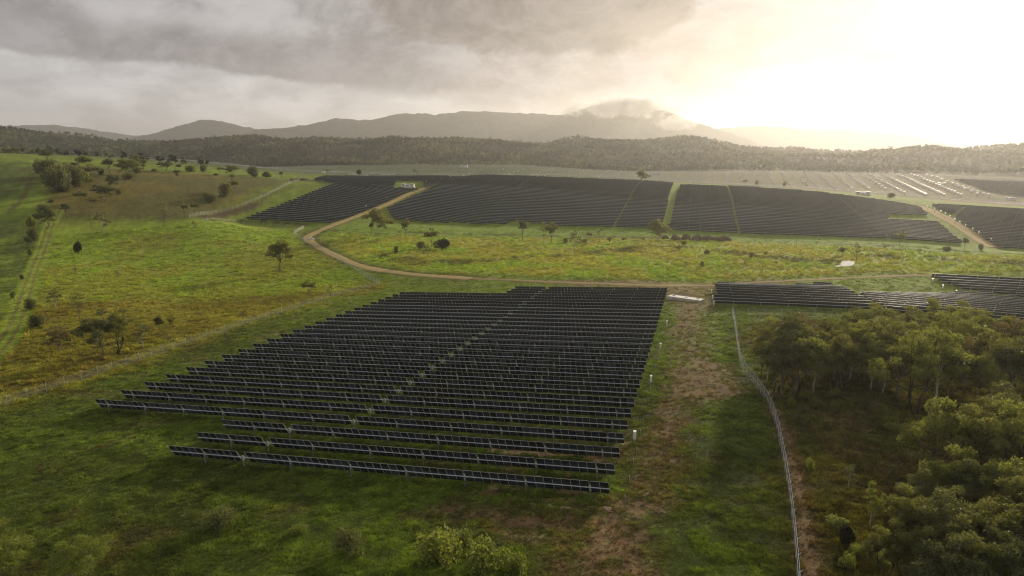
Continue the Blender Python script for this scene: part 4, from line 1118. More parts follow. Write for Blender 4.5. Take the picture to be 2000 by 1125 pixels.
def grow(name, seed, H, spread, fork, limbs, leaf_n, leaf, leafmat, barkmat, clump=0.30, flat=0.85, trunk_r=None, subs=3, hang=0.4, stems=1, low=0.0):
    rs = np.random.default_rng(seed); mb = MB(); cen, radi = [], []
    tr = trunk_r or H * 0.014
    for sidx in range(stems):
        a0 = rs.uniform(0, 6.28); lean = (0.05 if stems == 1 else 0.28) * H
        base = np.array([rs.uniform(-.3, .3), rs.uniform(-.3, .3), 0]) * (stems > 1) * 1.2
        top = base + np.array([math.cos(a0) * lean * rs.uniform(.4, 1), math.sin(a0) * lean * rs.uniform(.4, 1), H * fork])
        midp = (base + top) / 2 + rs.normal(size=3) * np.array([.03, .03, 0]) * H
        base[2] = -0.4
        mb.tube([base, midp, top], [tr * 1.3, tr, tr * 0.8], 6)
        nl = max(2, limbs // stems)
        for i in range(nl):
            az_ = a0 + 6.28 * (i + rs.uniform(-.3, .3)) / nl
            rr = spread * rs.uniform(0.35, 0.95); hh = H * (0.97 - 0.42 * (rr / spread) ** 1.5 * rs.uniform(0.4, 1.2)) * rs.uniform(0.86, 1.0)
            if i == 0: rr *= 0.3; hh = H * 0.95
            tip = np.array([top[0] + math.cos(az_) * rr, top[1] + math.sin(az_) * rr, max(hh, top[2] + 0.06 * H)])
            st0 = base + (top - base) * rs.uniform(0.72, 1.0)
            m1 = st0 * 0.5 + tip * 0.5 + np.array([math.cos(az_), math.sin(az_), -0.3]) * rr * 0.15
            mb.tube([st0, m1, tip], [tr * 0.6, tr * 0.4, tr * 0.12], 5)
            cen.append(tip); radi.append(spread * clump * rs.uniform(0.8, 1.25))
            for j in range(subs):
                f = rs.uniform(0.35, 0.85); p = m1 * (1 - f) + tip * f
                d = rs.normal(size=3) * np.array([1, 1, 0.55]); d[2] += -0.05 - low; d /= np.linalg.norm(d)
                q = p + d * spread * rs.uniform(0.3, 0.55)
                q[2] = min(q[2], H * 0.97)
                mb.tube([p, q], [tr * 0.25, tr * 0.06], 4, 0, False)
                cen.append(q); radi.append(spread * clump * rs.uniform(0.6, 1.1))
    w = np.array(radi) ** 2; w = w / w.sum() * leaf_n
    v, f = leaves_np(cen, radi, np.maximum(w, 12), leaf, rs, flat, hang)
    return (mb.mesh(name + '_trunk', [barkmat], True), mesh_np(name + '_crown', v, f, [leafmat]), H, spread)
def shrub(name, seed, H, spread, leaf_n, leaf, leafmat, lobes=7, flat=0.85):
    rs = np.random.default_rng(seed); mb = MB(); cen, radi = [], []
    for i in range(lobes):
        a = 6.28 * i / lobes + rs.uniform(-.4, .4); q = spread * rs.uniform(0.15, 0.6) * (i > 0)
        c = np.array([math.cos(a) * q, math.sin(a) * q, H * rs.uniform(0.38, 0.62)]); cen.append(c); radi.append(spread * rs.uniform(0.36, 0.55))
        mb.tube([(0, 0, -0.2), tuple(c * np.array([.5, .5, .6])), tuple(c)], [0.06, 0.04, 0.015], 4)
    w = np.array(radi) ** 2; w = w / w.sum() * leaf_n
    v, f = leaves_np(cen, radi, w, leaf, rs, flat * H / spread * 1.25 if H < spread * 1.25 else 1.0, 0.1, True)
    v[:, 2] = np.abs(v[:, 2] - 0.02) + 0.02
    return (mb.mesh(name + '_stem', [M['dark_bark']], True), mesh_np(name + '_crown', v, f, [leafmat]), H, spread)
T = {}
T['wood'] = [grow('wood', 1, 12, 4.4, 0.42, 8, 7000, 0.36, M['leaf_gum'], M['bark']), grow('wood', 2, 13, 4.0, 0.46, 7, 6200, 0.34, M['leaf_gum'], M['pale_bark'], 0.28),
             grow('wood', 3, 11, 4.8, 0.35, 8, 7000, 0.36, M['leaf_olive'], M['bark'], 0.27), grow('wood', 4, 12.5, 4.2, 0.42, 7, 6000, 0.36, M['leaf_olive'], M['bark'], 0.3),
             grow('wood', 5, 10, 3.6, 0.4, 7, 5000, 0.34, M['leaf_grey'], M['bark'], 0.32), grow('wood', 6, 11.5, 4.4, 0.38, 8, 6800, 0.36, M['leaf_gum'], M['dark_bark'], 0.29, stems=2)]
T['thin'] = [grow('thin', 11, 11, 3.2, 0.3, 8, 4200, 0.34, M['leaf_olive'], M['bark'], 0.34, low=0.2), grow('thin', 12, 10, 2.9, 0.28, 8, 3200, 0.34, M['leaf_brown'], M['bark'], 0.34, low=0.3), grow('thin', 13, 12, 3.0, 0.38, 7, 3800, 0.34, M['leaf_gum'], M['pale_bark'], 0.36)]
T['near'] = [grow('near', 21, 9, 4.2, 0.32, 8, 9000, 0.24, M['leaf_bright'], M['bark'], 0.27, stems=2), grow('near', 22, 9, 4.0, 0.35, 8, 9000, 0.24, M['leaf_grey'], M['bark'], 0.26), grow('near', 23, 10, 3.8, 0.36, 7, 8500, 0.25, M['leaf_olive'], M['dark_bark'], 0.27, stems=2)]
T['spread'] = [grow('spread', 31, 14, 6.6, 0.34, 9, 5200, 0.72, M['leaf_olive'], M['pale_bark'], 0.32, 0.85, 0.28), grow('spread', 32, 14, 6.4, 0.38, 9, 4600, 0.72, M['leaf_olive'], M['bark'], 0.32, 0.85, 0.26)]
T['upright'] = [grow('upright', 41, 10, 3.2, 0.35, 5, 1700, 0.6, M['leaf_olive'], M['bark'], 0.42, 0.9), grow('upright', 42, 10, 2.8, 0.42, 5, 1500, 0.6, M['leaf_grey'], M['bark'], 0.40, 0.9)]
T['sparse'] = [grow('sparse', 51, 10, 3.0, 0.42, 6, 520, 0.6, M['leaf_grey'], M['pale_bark'], 0.34, 0.8), grow('sparse', 52, 9, 2.8, 0.3, 6, 420, 0.55, M['leaf_olive'], M['bark'], 0.36, 0.8)]
T['bare'] = [grow('bare', 61, 7, 2.4, 0.3, 7, 160, 0.35, M['leaf_brown'], M['bark'], 0.4, 0.8, subs=5)]
T['bush'] = [shrub('bush', 71, 5, 4.2, 2300, 0.6, M['leaf_olive']), shrub('bush', 72, 4.5, 4.4, 2100, 0.6, M['leaf_grey']), shrub('bush', 73, 5.5, 3.8, 2200, 0.6, M['leaf_bright'])]
T['scrub'] = [grow('scrub', 65, 8, 4.4, 0.22, 8, 2400, 0.6, M['leaf_olive'], M['bark'], 0.34, 0.9, stems=3), grow('scrub', 66, 8, 4.0, 0.2, 8, 2000, 0.6, M['leaf_grey'], M['bark'], 0.36, 0.9, stems=3)]
T['dark'] = [shrub('dark', 81, 5.5, 3.6, 3200, 0.5, M['leaf_dark'], 9)]
T['shrub'] = [shrub('shrub', 91, 1.3, 1.5, 1500, 0.17, M['leaf_grey']), shrub('shrub', 92, 1.4, 1.2, 1400, 0.17, M['leaf_bright']), shrub('shrub', 93, 1.0, 1.4, 1300, 0.17, M['leaf_olive'])]
def plant(kind, p, H, W=None, label='', cat='tree', group=None, name='tree', var=None, yaw=None):
    """H, W in metres; a tree is trunk and crown under one Empty"""
    protos = T[kind]; tm, cm, h0, s0 = protos[random.randrange(len(protos)) if var is None else var % len(protos)]
    r = bpy.data.objects.new(name, None); C.objects.link(r); r.location = (p[0], p[1], p[2] - 0.05)
    r.rotation_euler = (0, 0, random.uniform(0, 6.28) if yaw is None else yaw)
    k = H / h0; kw = k if W is None else min((W / 2) / (s0 * 1.12), 1.55 * k); r.scale = (kw, kw, k)
    tag(r, label, cat, group)
    obj('stem' if 'bush' in name or 'shrub' in name else 'trunk', tm, r); obj('crown', cm, r)
    return r
def plant_px(kind, px, py, hpx, wpx, label, cat='tree', group=None, name='tree', var=None):
    p = at(px, py); s = px_scale(p)
    return plant(kind, p, hpx / s, None if wpx is None else wpx / s, label, cat, group, name, var)
# --- single trees of the paddocks
for a in [('spread', 740, 459, 50, 56, 'spreading gum with a pale forked trunk beside the ochre road', 'tree', None, 'gum_tree', 0),
          ('upright', 792, 463, 36, 20, 'narrow round-headed tree right of the spreading gum', 'tree', None, 'gum_tree', 0),
          ('upright', 726, 455, 20, 12, 'thin small tree at the foot of the spreading gum', 'tree', None, 'gum_tree', 1),
          ('upright', 842, 482, 36, 27, 'rounded olive tree standing behind the dark bush', 'tree', None, 'gum_tree', 0),
          ('dark', 867, 487, 23, 46, 'wide dark evergreen bush in the creek paddock', 'bush', None, 'bush', 0),
          ('bush', 822, 486, 14, 26, 'low olive bush left of the dark evergreen bush', 'bush', None, 'bush', 0),
          ('sparse', 834, 511, 34, 20, 'thin leaning tree below the dark evergreen bush', 'tree', None, 'gum_tree', 0),
          ('bush', 774, 495, 15, 13, 'small round bush between the road bend and the dark bush', 'bush', None, 'bush', 0),
          ('upright', 1021, 468, 36, 22, 'grey gum in front of the notch in the dark block', 'tree', None, 'gum_tree', 1),
          ('sparse', 1062, 470, 38, 16, 'sparse leaning gum left of its bushier neighbour by the ditch', 'tree', None, 'gum_tree', 1),
          ('upright', 1076, 476, 42, 26, 'bushy gum in the middle of the creek paddock edge', 'tree', None, 'gum_tree', 0),
          ('sparse', 1121, 491, 40, 28, 'pale-trunked gum standing alone in the middle of the creek paddock', 'tree', None, 'gum_tree', 0),
          ('upright', 1151, 469, 17, 12, 'small tree beside the ditch, left of a slender one', 'tree', None, 'gum_tree', 0),
          ('sparse', 1171, 469, 26, 13, 'slender tree beside the ditch below the stepped row end', 'tree', None, 'gum_tree', 0),
          ('upright', 1190, 478, 16, 10, 'small roundish tree in the paddock below the ditch', 'tree', None, 'gum_tree', 0),
          ('spread', 1285, 471, 41, 42, 'spreading pale-trunked gum at the foot of the green strip', 'tree', None, 'gum_tree', 0),
          ('upright', 1757, 480, 28, 20, 'rounded tree against the right end of the dark block', 'tree', None, 'gum_tree', 0),
          ('sparse', 1672, 513, 40, 20, 'sparse tree standing beside the bright pond', 'tree', None, 'gum_tree', 1),
          ('upright', 1884, 487, 22, 16, 'small tree near the foot of the wide gravel road', 'tree', None, 'gum_tree', 1),
          ('bush', 1915, 488, 12, 14, 'small dark bush at the end of the wide gravel road', 'bush', None, 'bush', 0),
          ('spread', 547, 530, 58, 56, 'spreading tree with a bent trunk left of the road fence', 'tree', None, 'gum_tree', 1),
          ('dark', 154, 496, 27, 23, 'small round dark tree alone on the bright paddock', 'tree', None, 'tree', 0),
          ('upright', 604, 577, 30, 26, 'small dark tree above the left fence', 'tree', None, 'gum_tree', 0),
          ('bare', 646, 583, 32, 14, 'thin bare sapling by the left fence corner', 'tree', None, 'gum_tree', 0),
          ('bare', 476, 630, 30, 17, 'pinkish bare shrub tree just above the left fence', 'tree', None, 'tree', 0),
          ('near', 196, 703, 98, 92, 'large silvery tree clump nearest the left fence', 'tree', None, 'gum_tree', 1),
          ('near', 226, 694, 88, 70, 'tall dark tree behind the silvery clump', 'tree', None, 'gum_tree', 2),
          ('thin', 118, 688, 52, 66, 'bare-limbed brown tree left of the silvery clump', 'tree', None, 'gum_tree', 1),
          ('sparse', 280, 682, 52, 34, 'thin grey tree right of the silvery clump', 'tree', None, 'gum_tree', 0),
          ('upright', 312, 655, 38, 22, 'leaning small tree with a tufted crown above the dry grass', 'tree', None, 'gum_tree', 1),
          ('upright', 336, 648, 34, 15, 'slim tree next to the tufted leaning one', 'tree', None, 'gum_tree', 0),
          ('sparse', 328, 672, 36, 22, 'faint grey shrub tree near the left fence, right of the clump', 'tree', None, 'gum_tree', 1),
          ('sparse', 156, 624, 56, 30, 'sparse crooked tree on the edge of the dry grass', 'tree', None, 'gum_tree', 1),
          ('sparse', 108, 608, 44, 34, 'sparse tree beside the grassy track', 'tree', None, 'gum_tree', 0),
          ('bush', 72, 640, 26, 34, 'grey bush beside the grassy track', 'bush', None, 'bush', 1),
          ('bush', 60, 605, 22, 30, 'grey bush above the first one on the grassy track', 'bush', None, 'bush', 1),
          ('sparse', 322, 434, 44, 24, 'slender dark tree at the foot of the left hill', 'tree', None, 'gum_tree', 1),
          ('upright', 362, 424, 30, 22, 'bushy tree left of the hill fence foot', 'tree', None, 'gum_tree', 0),
          ('upright', 381, 418, 24, 17, 'small tree touching the hill fence foot', 'tree', None, 'gum_tree', 0),
          ('sparse', 202, 460, 46, 30, 'grey tree in the middle of the left paddock', 'tree', None, 'gum_tree', 0),
          ('sparse', 178, 445, 30, 18, 'thin tree left of the grey paddock tree', 'tree', None, 'gum_tree', 1),
          ('upright', 158, 394, 20, 22, 'bright green tree above the grassy track, left of a pair', 'tree', None, 'gum_tree', 0),
          ('upright', 183, 406, 22, 26, 'bright green tree above the grassy track, right of a pair', 'tree', None, 'gum_tree', 0),
          ('upright', 130, 424, 26, 26, 'small tree at the head of the grassy track', 'tree', None, 'gum_tree', 1),
          ('bare', 380, 452, 24, 10, 'bare pole-like sapling in the left paddock', 'tree', None, 'tree', 0),
          ('bare', 272, 436, 22, 12, 'grey bare sapling left of the slender dark tree', 'tree', None, 'tree', 0),
          ('bare', 148, 540, 22, 10, 'thin bare sapling in the bright paddock, left', 'tree', None, 'tree', 0),
          ('bare', 230, 545, 20, 10, 'thin bare sapling in the bright paddock, right', 'tree', None, 'tree', 0),
          ('bush', 404, 392, 16, 18, 'solitary round bush high on the left hill', 'bush', None, 'bush', 0),
          ('bush', 441, 385, 28, 34, 'large round bush on the hill beside the fence', 'bush', None, 'bush', 0),
          ('bush', 412, 396, 18, 30, 'bush lying left of the large hill bush', 'bush', None, 'bush', 1),
          ('upright', 458, 376, 26, 18, 'tree above the large hill bush', 'tree', None, 'gum_tree', 0),
          ('spread', 1252, 358, 24, 26, 'dark spreading tree on the far slope above the block', 'tree', None, 'gum_tree', 1),
          ('upright', 1455, 362, 12, 10, 'small far tree, left of the three below the dotted slope', 'tree', None, 'gum_tree', 0),
          ('bush', 1478, 362, 10, 12, 'small far bush, middle of the three below the dotted slope', 'bush', None, 'bush', 0),
          ('bush', 1532, 364, 9, 10, 'small far bush, right of the three below the dotted slope', 'bush', None, 'bush', 0),
          ('bush', 1740, 386, 9, 20, 'bush on the yellow strip under the dotted slope', 'bush', None, 'bush', 0),
          ('dark', 702, 342, 12, 14, 'dark round tree in the far yard', 'tree', None, 'tree', 0),
          ('upright', 640, 339, 9, 10, 'small tree left of the far yard', 'tree', None, 'gum_tree', 0),
          ('sparse', 812, 346, 17, 12, 'thin tree standing right of the far yard', 'tree', None, 'gum_tree', 0)]:
    plant_px(*a)
HB = [(95, 345, 36, 46), (112, 372, 48, 62), (140, 366, 36, 44), (160, 360, 28, 36), (178, 352, 26, 38), (200, 392, 34, 48), (226, 372, 32, 22), (246, 347, 34, 52), (216, 336, 28, 34), (262, 342, 28, 40), (130, 345, 26, 30),
      (160, 318, 20, 32), (92, 322, 24, 34), (284, 332, 20, 30), (318, 334, 20, 34), (346, 336, 13, 24), (372, 334, 14, 26), (400, 337, 14, 24), (425, 339, 15, 22), (455, 342, 16, 28), (490, 344, 16, 26), (520, 346, 16, 20), (545, 348, 14, 26), (272, 325, 22, 20)]
rsh = random.Random(3)
HB = [(x + rsh.uniform(-5, 5), y + rsh.uniform(-2, 2), h * rsh.uniform(0.75, 1.2), w * rsh.uniform(0.9, 1.5), rsh.choice(['bush', 'bush', 'upright', 'scrub'])) for x, y, h, w in HB]
HB += [(x + rsh.uniform(-26, 26), y + rsh.uniform(0, 8), h * rsh.uniform(0.3, 0.55), w * rsh.uniform(0.4, 0.8), 'bush') for x, y, h, w, k in HB[:24] if rsh.random() < 0.75]
HB.sort(key=lambda q: q[0])
for k, (px, py, h, w, kind) in enumerate(HB):
    plant_px(kind, px, py, h, w, f'olive tree-like bush on the left hill, {ordinal(k + 1)} of its scatter from the left', 'bush', 'bushes scattered over the left hill', 'bush')
for k, (px, py, h, w) in enumerate([(100, 404, 22, 22), (88, 418, 24, 24), (75, 436, 30, 30), (62, 447, 26, 24), (86, 446, 28, 24), (66, 470, 26, 22), (56, 484, 20, 20), (60, 500, 16, 16), (40, 545, 14, 14), (24, 590, 16, 18)]):
    plant_px(rsh.choice(['bush', 'scrub', 'upright']), px + rsh.uniform(-6, 6), py, h * rsh.uniform(0.6, 1.3), w * rsh.uniform(0.8, 1.5), f'bush in the hedge line left of the grassy track, {ordinal(k + 1)} from its top', 'bush', 'hedge line beside the grassy track', 'bush')
CB = [(1336, 478, 9, 24), (1380, 497, 9, 16), (1400, 492, 8, 18), (1468, 503, 11, 9), (1495, 502, 10, 9), (1565, 503, 13, 11), (1455, 517, 14, 12), (1371, 522, 12, 10), (1338, 527, 14, 9), (1325, 490, 9, 20), (1595, 480, 9, 20), (1730, 489, 13, 22), (1700, 491, 9, 26), (1600, 470, 6, 14), (1795, 492, 6, 22), (1050, 492, 8, 16), (1105, 474, 11, 18), (1140, 477, 9, 16), (1220, 472, 7, 18), (1645, 492, 9, 20), (1850, 490, 9, 22), (1255, 473, 9, 10)]
CB.sort(key=lambda q: q[0])
for k, (px, py, h, w) in enumerate(CB):
    plant_px(rsh.choice(['bush', 'scrub', 'sparse']), px, py, h, w * rsh.uniform(0.9, 1.5), f'low dark bush in the creek paddock, {ordinal(k + 1)} of its scatter from the left', 'bush', 'low bushes of the creek paddock', 'bush')
# --- the woodland right of the fence
WD = [(1488, 735, 8.5, 'thin'), (1515, 738, 11.5, 'thin'), (1550, 775, 10.5, 'thin'), (1572, 748, 12.0, 'wood'), (1596, 722, 11.5, 'thin'), (1632, 768, 10.5, 'thin'), (1660, 742, 12.0, 'wood'), (1690, 700, 12.5, 'wood'), (1720, 748, 11.5, 'thin'), (1765, 1130, 7.0, 'near'), (1725, 1135, 5.5, 'near'), (1800, 1040, 7.0, 'near'), (1850, 1010, 8.0, 'wood'), (1900, 1030, 8.5, 'near'), (1500, 752, 9.0, 'thin'), (1512, 764, 9.5, 'wood'), (1548, 752, 12.5, 'wood'), (1532, 722, 10.5, 'wood'), (1590, 768, 10.0, 'thin'), (1615, 728, 10.5, 'wood'), (1645, 762, 10.5, 'wood'), (1668, 722, 10.5, 'wood'), (1700, 715, 10.5, 'thin'), (1700, 762, 10.0, 'wood'), (1524, 776, 11.5, 'wood'), (1538, 740, 12.0, 'thin'), (1561, 762, 11.0, 'wood'), (1580, 735, 10.0, 'thin'), (1604, 752, 9.5, 'wood'), (1628, 742, 10.5, 'thin'), (1650, 730, 11.0, 'thin'), (1668, 752, 8.5, 'thin'),
      (1690, 740, 11.0, 'thin'), (1640, 700, 8.5, 'wood'), (1675, 690, 11.5, 'wood'), (1705, 682, 12.0, 'wood'), (1735, 690, 10.5, 'wood'), (1765, 680, 11.0, 'wood'), (1795, 695, 10.0, 'thin'), (1815, 672, 9.0, 'wood'), (1845, 676, 12.0, 'wood'),
      (1875, 690, 11.5, 'wood'), (1905, 682, 10.5, 'thin'), (1935, 692, 11.0, 'wood'), (1965, 690, 10.5, 'thin'), (1995, 698, 11.5, 'wood'), (1722, 770, 9.5, 'wood'), (1752, 782, 10.5, 'wood'), (1788, 812, 13.5, 'wood'), (1820, 800, 12.5, 'wood'),
      (1852, 790, 10.5, 'wood'), (1880, 765, 10.0, 'thin'), (1905, 790, 9.0, 'wood'), (1932, 770, 11.0, 'wood'), (1968, 785, 10.5, 'wood'), (1998, 770, 11.5, 'wood'), (2030, 740, 12, 'wood'), (2060, 700, 12, 'wood'), (2050, 810, 12, 'wood'),
      (1955, 735, 11, 'thin'), (1855, 735, 11, 'wood'), (1780, 740, 10.5, 'thin'), (1820, 730, 9.5, 'wood'), (1742, 725, 10, 'wood'),
      (1822, 938, 11.0, 'wood'), (1868, 962, 10.5, 'near'), (1910, 935, 10.0, 'near'), (1945, 960, 11.0, 'wood'), (1985, 925, 11.0, 'near'), (2030, 950, 11.5, 'near'), (1960, 890, 9.0, 'wood'), (2040, 880, 12, 'wood'), (1880, 885, 8.0, 'thin'),
      (1800, 1105, 8.0, 'near'), (1765, 1085, 6.5, 'near'), (1850, 1120, 8.5, 'near'), (1895, 1090, 8.0, 'near'), (1935, 1125, 9.0, 'near'), (1985, 1095, 9.0, 'near'), (2035, 1110, 9.5, 'near'), (1900, 1180, 8.5, 'near'), (1975, 1195, 9.0, 'near'), (1840, 1190, 7.5, 'near'), (1955, 1040, 8.0, 'wood'), (2060, 1040, 10, 'near')]
bands = [(0, 715, 'back'), (715, 760, 'third'), (760, 830, 'second'), (830, 1000, 'middle'), (1000, 1300, 'nearest')]
rsw = random.Random(5)
for lo, hi, nm in bands:
    S = sorted([q for q in WD if lo <= q[1] < hi], key=lambda q: q[0])
    for k, (px, py, h, kind) in enumerate(S):
        p = at(px, py)
        plant(kind, p, h * rsw.uniform(0.95, 1.15) * (0.9 if kind == 'near' else (0.8 if nm == 'back' else 1.0)), None, f'gum tree in the {nm} line of the woodland, {ordinal(k + 1)} from the fence', 'tree', 'gum trees of the woodland', 'gum_tree', rsw.choice([1, 2, 2]) if kind == 'near' else None)
for a in [('thin', 1700, 1036, 100, 40, 'thin sapling with a tufted top in front of the woodland', 'tree', None, 'sapling', 2),
          ('sparse', 1658, 955, 52, 30, 'wispy small sapling in the open woodland grass', 'tree', None, 'sapling', 0),
          ('upright', 1740, 955, 50, 22, 'grey small sapling left of the middle woodland trees', 'tree', None, 'sapling', 1),
          ('sparse', 1620, 690, 26, 14, 'thin shrub tree alone in the dry grass behind the woodland edge', 'tree', None, 'sapling', 1),
          ('upright', 1578, 665, 20, 20, 'small brown tree on the dry patch behind the fence', 'tree', None, 'sapling', 0),
          ('dark', 1652, 1062, 46, 44, 'dark twiggy shrub below the thin sapling', 'bush', None, 'bush', 0),
          ('shrub', 1582, 920, 26, 22, 'bright small shrub beside the bare firebreak', 'bush', None, 'bush', 1)]:
    plant_px(*a)
US = [(1545, 795), (1570, 806), (1600, 798), (1632, 806), (1660, 792), (1690, 800), (1715, 808), (1745, 842), (1768, 858), (1560, 830), (1785, 850), (1830, 850), (1860, 840), (1896, 842), (1930, 850), (1965, 842), (1990, 850), (1640, 1030), (1680, 1090), (1720, 1110), (1655, 1110), (1800, 990), (1500, 790), (1630, 772), (1580, 780), (1705, 1070), (1760, 1020)]
for k, (px, py) in enumerate(sorted(US)):
    plant('shrub', at(px, py), rsw.uniform(1.0, 2.0), rsw.uniform(2.2, 4.2), f'low undergrowth shrub in the woodland, {ordinal(k + 1)} counted from the fence side', 'bush', 'undergrowth shrubs of the woodland', 'shrub_bush')
# --- shrubs and tree tops at the bottom of the view
for a in [('near', 30, 1172, 135, 170, 'leafy tree top at the bottom left corner, left half', 'tree', None, 'gum_tree', 0), ('near', 140, 1168, 118, 150, 'leafy tree top at the bottom left corner, right half', 'tree', None, 'gum_tree', 0),
          ('near', -60, 1140, 120, 130, 'leafy tree top cut by the left edge of the view', 'tree', None, 'gum_tree', 0),
          ('shrub', 680, 1078, 46, 92, 'round grey-green shrub in the grass below the panels', 'bush', None, 'bush', 0), ('shrub', 430, 1030, 38, 96, 'flat pale shrub in the grass left of the round one', 'bush', None, 'bush', 0),
          ('shrub', 580, 1042, 18, 60, 'faint low shrub between the pale and the round shrubs', 'bush', None, 'bush', 1), ('shrub', 850, 1096, 66, 130, 'tall weedy shrub at the bottom of the view, left of a dark gap', 'bush', None, 'bush', 1),
          ('shrub', 950, 1112, 64, 130, 'tall weedy shrub at the bottom of the view, right of a dark gap', 'bush', None, 'bush', 1), ('shrub', 1010, 1118, 40, 70, 'weedy shrub beside the bare soil at the bottom', 'bush', None, 'bush', 1),
          ('shrub', 905, 1060, 26, 70, 'low weedy shrub above the dark gap', 'bush', None, 'bush', 1), ('shrub', 1301, 740, 9, 11, 'small dry weed on the dirt lane', 'bush', None, 'bush', 2)]:
    plant_px(*a)

# ------------------------------------------------------------------ bird on the bare ground
def bird(p, h, yaw):
    me = bpy.data.meshes.new('bird')
    J = [(0, 0, .52), (-.10, 0, .46), (-.24, 0, .40), (-.38, 0, .34), (.08, 0, .60), (.13, 0, .74), (.14, 0, .86), (.16, 0, .95), (.26, 0, .93),
         (0, .05, .40), (.02, .05, .22), (0, .05, .02), (.08, .05, .0), (0, -.05, .40), (.02, -.05, .22), (0, -.05, .02), (.08, -.05, .0)]
    Ed = [(0, 1), (1, 2), (2, 3), (0, 4), (4, 5), (5, 6), (6, 7), (7, 8), (0, 9), (9, 10), (10, 11), (11, 12), (0, 13), (13, 14), (14, 15), (15, 16)]
    rd = [.12, .11, .07, .02, .09, .05, .04, .055, .012, .03, .014, .012, .01, .03, .014, .012, .01]
    me.from_pydata(J, Ed, []); o = obj('bird', me, None, tuple(p), (0, 0, yaw)); o.scale = (h, h, h)
    md = o.modifiers.new('skin', 'SKIN')
    for v, r_ in zip(me.skin_vertices[0].data, rd): v.radius = (r_, r_)
    me.skin_vertices[0].data[0].use_root = True
    o.modifiers.new('sub', 'SUBSURF').levels = 1; o.modifiers['sub'].render_levels = 1
    me.materials.append(simple('grey_brown_feathers', (0.40, 0.34, 0.30), 0.8, 0, 0.3, 6.0))
    dg = bpy.context.evaluated_depsgraph_get(); me2 = bpy.data.meshes.new_from_object(o.evaluated_get(dg)); o.modifiers.clear(); o.data = me2
    return tag(o, 'small grey-brown bird standing upright on the bare soil below the panels', 'bird')
bird(at(1033, 1059), 0.62, 0.3)

# ------------------------------------------------------------------ grass as instanced tufts
def tuft_mesh(name, seed, blades, h, spread, w, mat):
    rs = np.random.default_rng(seed); v, f = [], []
    for i in range(blades):
        a = rs.uniform(0, 6.28); q = spread * rs.uniform(0, 1) ** 0.7; b = np.array([math.cos(a) * q, math.sin(a) * q, -0.04])
        d = np.array([math.cos(a + rs.uniform(-1, 1)), math.sin(a + rs.uniform(-1, 1)), 0]) * rs.uniform(0.15, 0.75) * h
        t = rs.uniform(0, 6.28); sd = np.array([math.cos(t), math.sin(t), 0]) * w * rs.uniform(.6, 1.3); hh = h * rs.uniform(0.55, 1.15)
        k = len(v); m_ = b + d * 0.35 + np.array([0, 0, hh * 0.6]); tip = b + d + np.array([0, 0, hh])
        v += [b - sd, b + sd, m_ + sd * 0.8, m_ - sd * 0.8, tip]; f += [[k, k + 1, k + 2, k + 3], [k + 3, k + 2, k + 4]]
    return mesh_np(name, np.array(v), f, [mat])
def grass_mat():
    m, t, b = new_mat('grass_blades')
    a = t.nodes.new('ShaderNodeAttribute'); a.attribute_type = 'INSTANCER'; a.attribute_name = 'gcol'
    g = t.nodes.new('ShaderNodeNewGeometry'); r = V(t, g.outputs['Random Per Island']) * 0.6 + 0.7
    c = mixc(t, 1.0, a.outputs['Color'], comb(t, r, r, r), 'MULTIPLY')
    t.links.new(c, b.inputs['Base Color']); b.inputs['Roughness'].default_value = 0.65; b.inputs['Specular IOR Level'].default_value = 0.2
    tr = t.nodes.new('ShaderNodeBsdfTranslucent'); t.links.new(mixc(t, 1.0, c, (1.15, 1.15, 0.7), 'MULTIPLY'), tr.inputs[0])
    mx = t.nodes.new('ShaderNodeMixShader'); mx.inputs[0].default_value = 0.40
    t.links.new(b.outputs[0], mx.inputs[1]); t.links.new(tr.outputs[0], mx.inputs[2]); t.links.new(mx.outputs[0], t.nodes['Material Output'].inputs['Surface'])
    return m
M['grass'] = grass_mat()
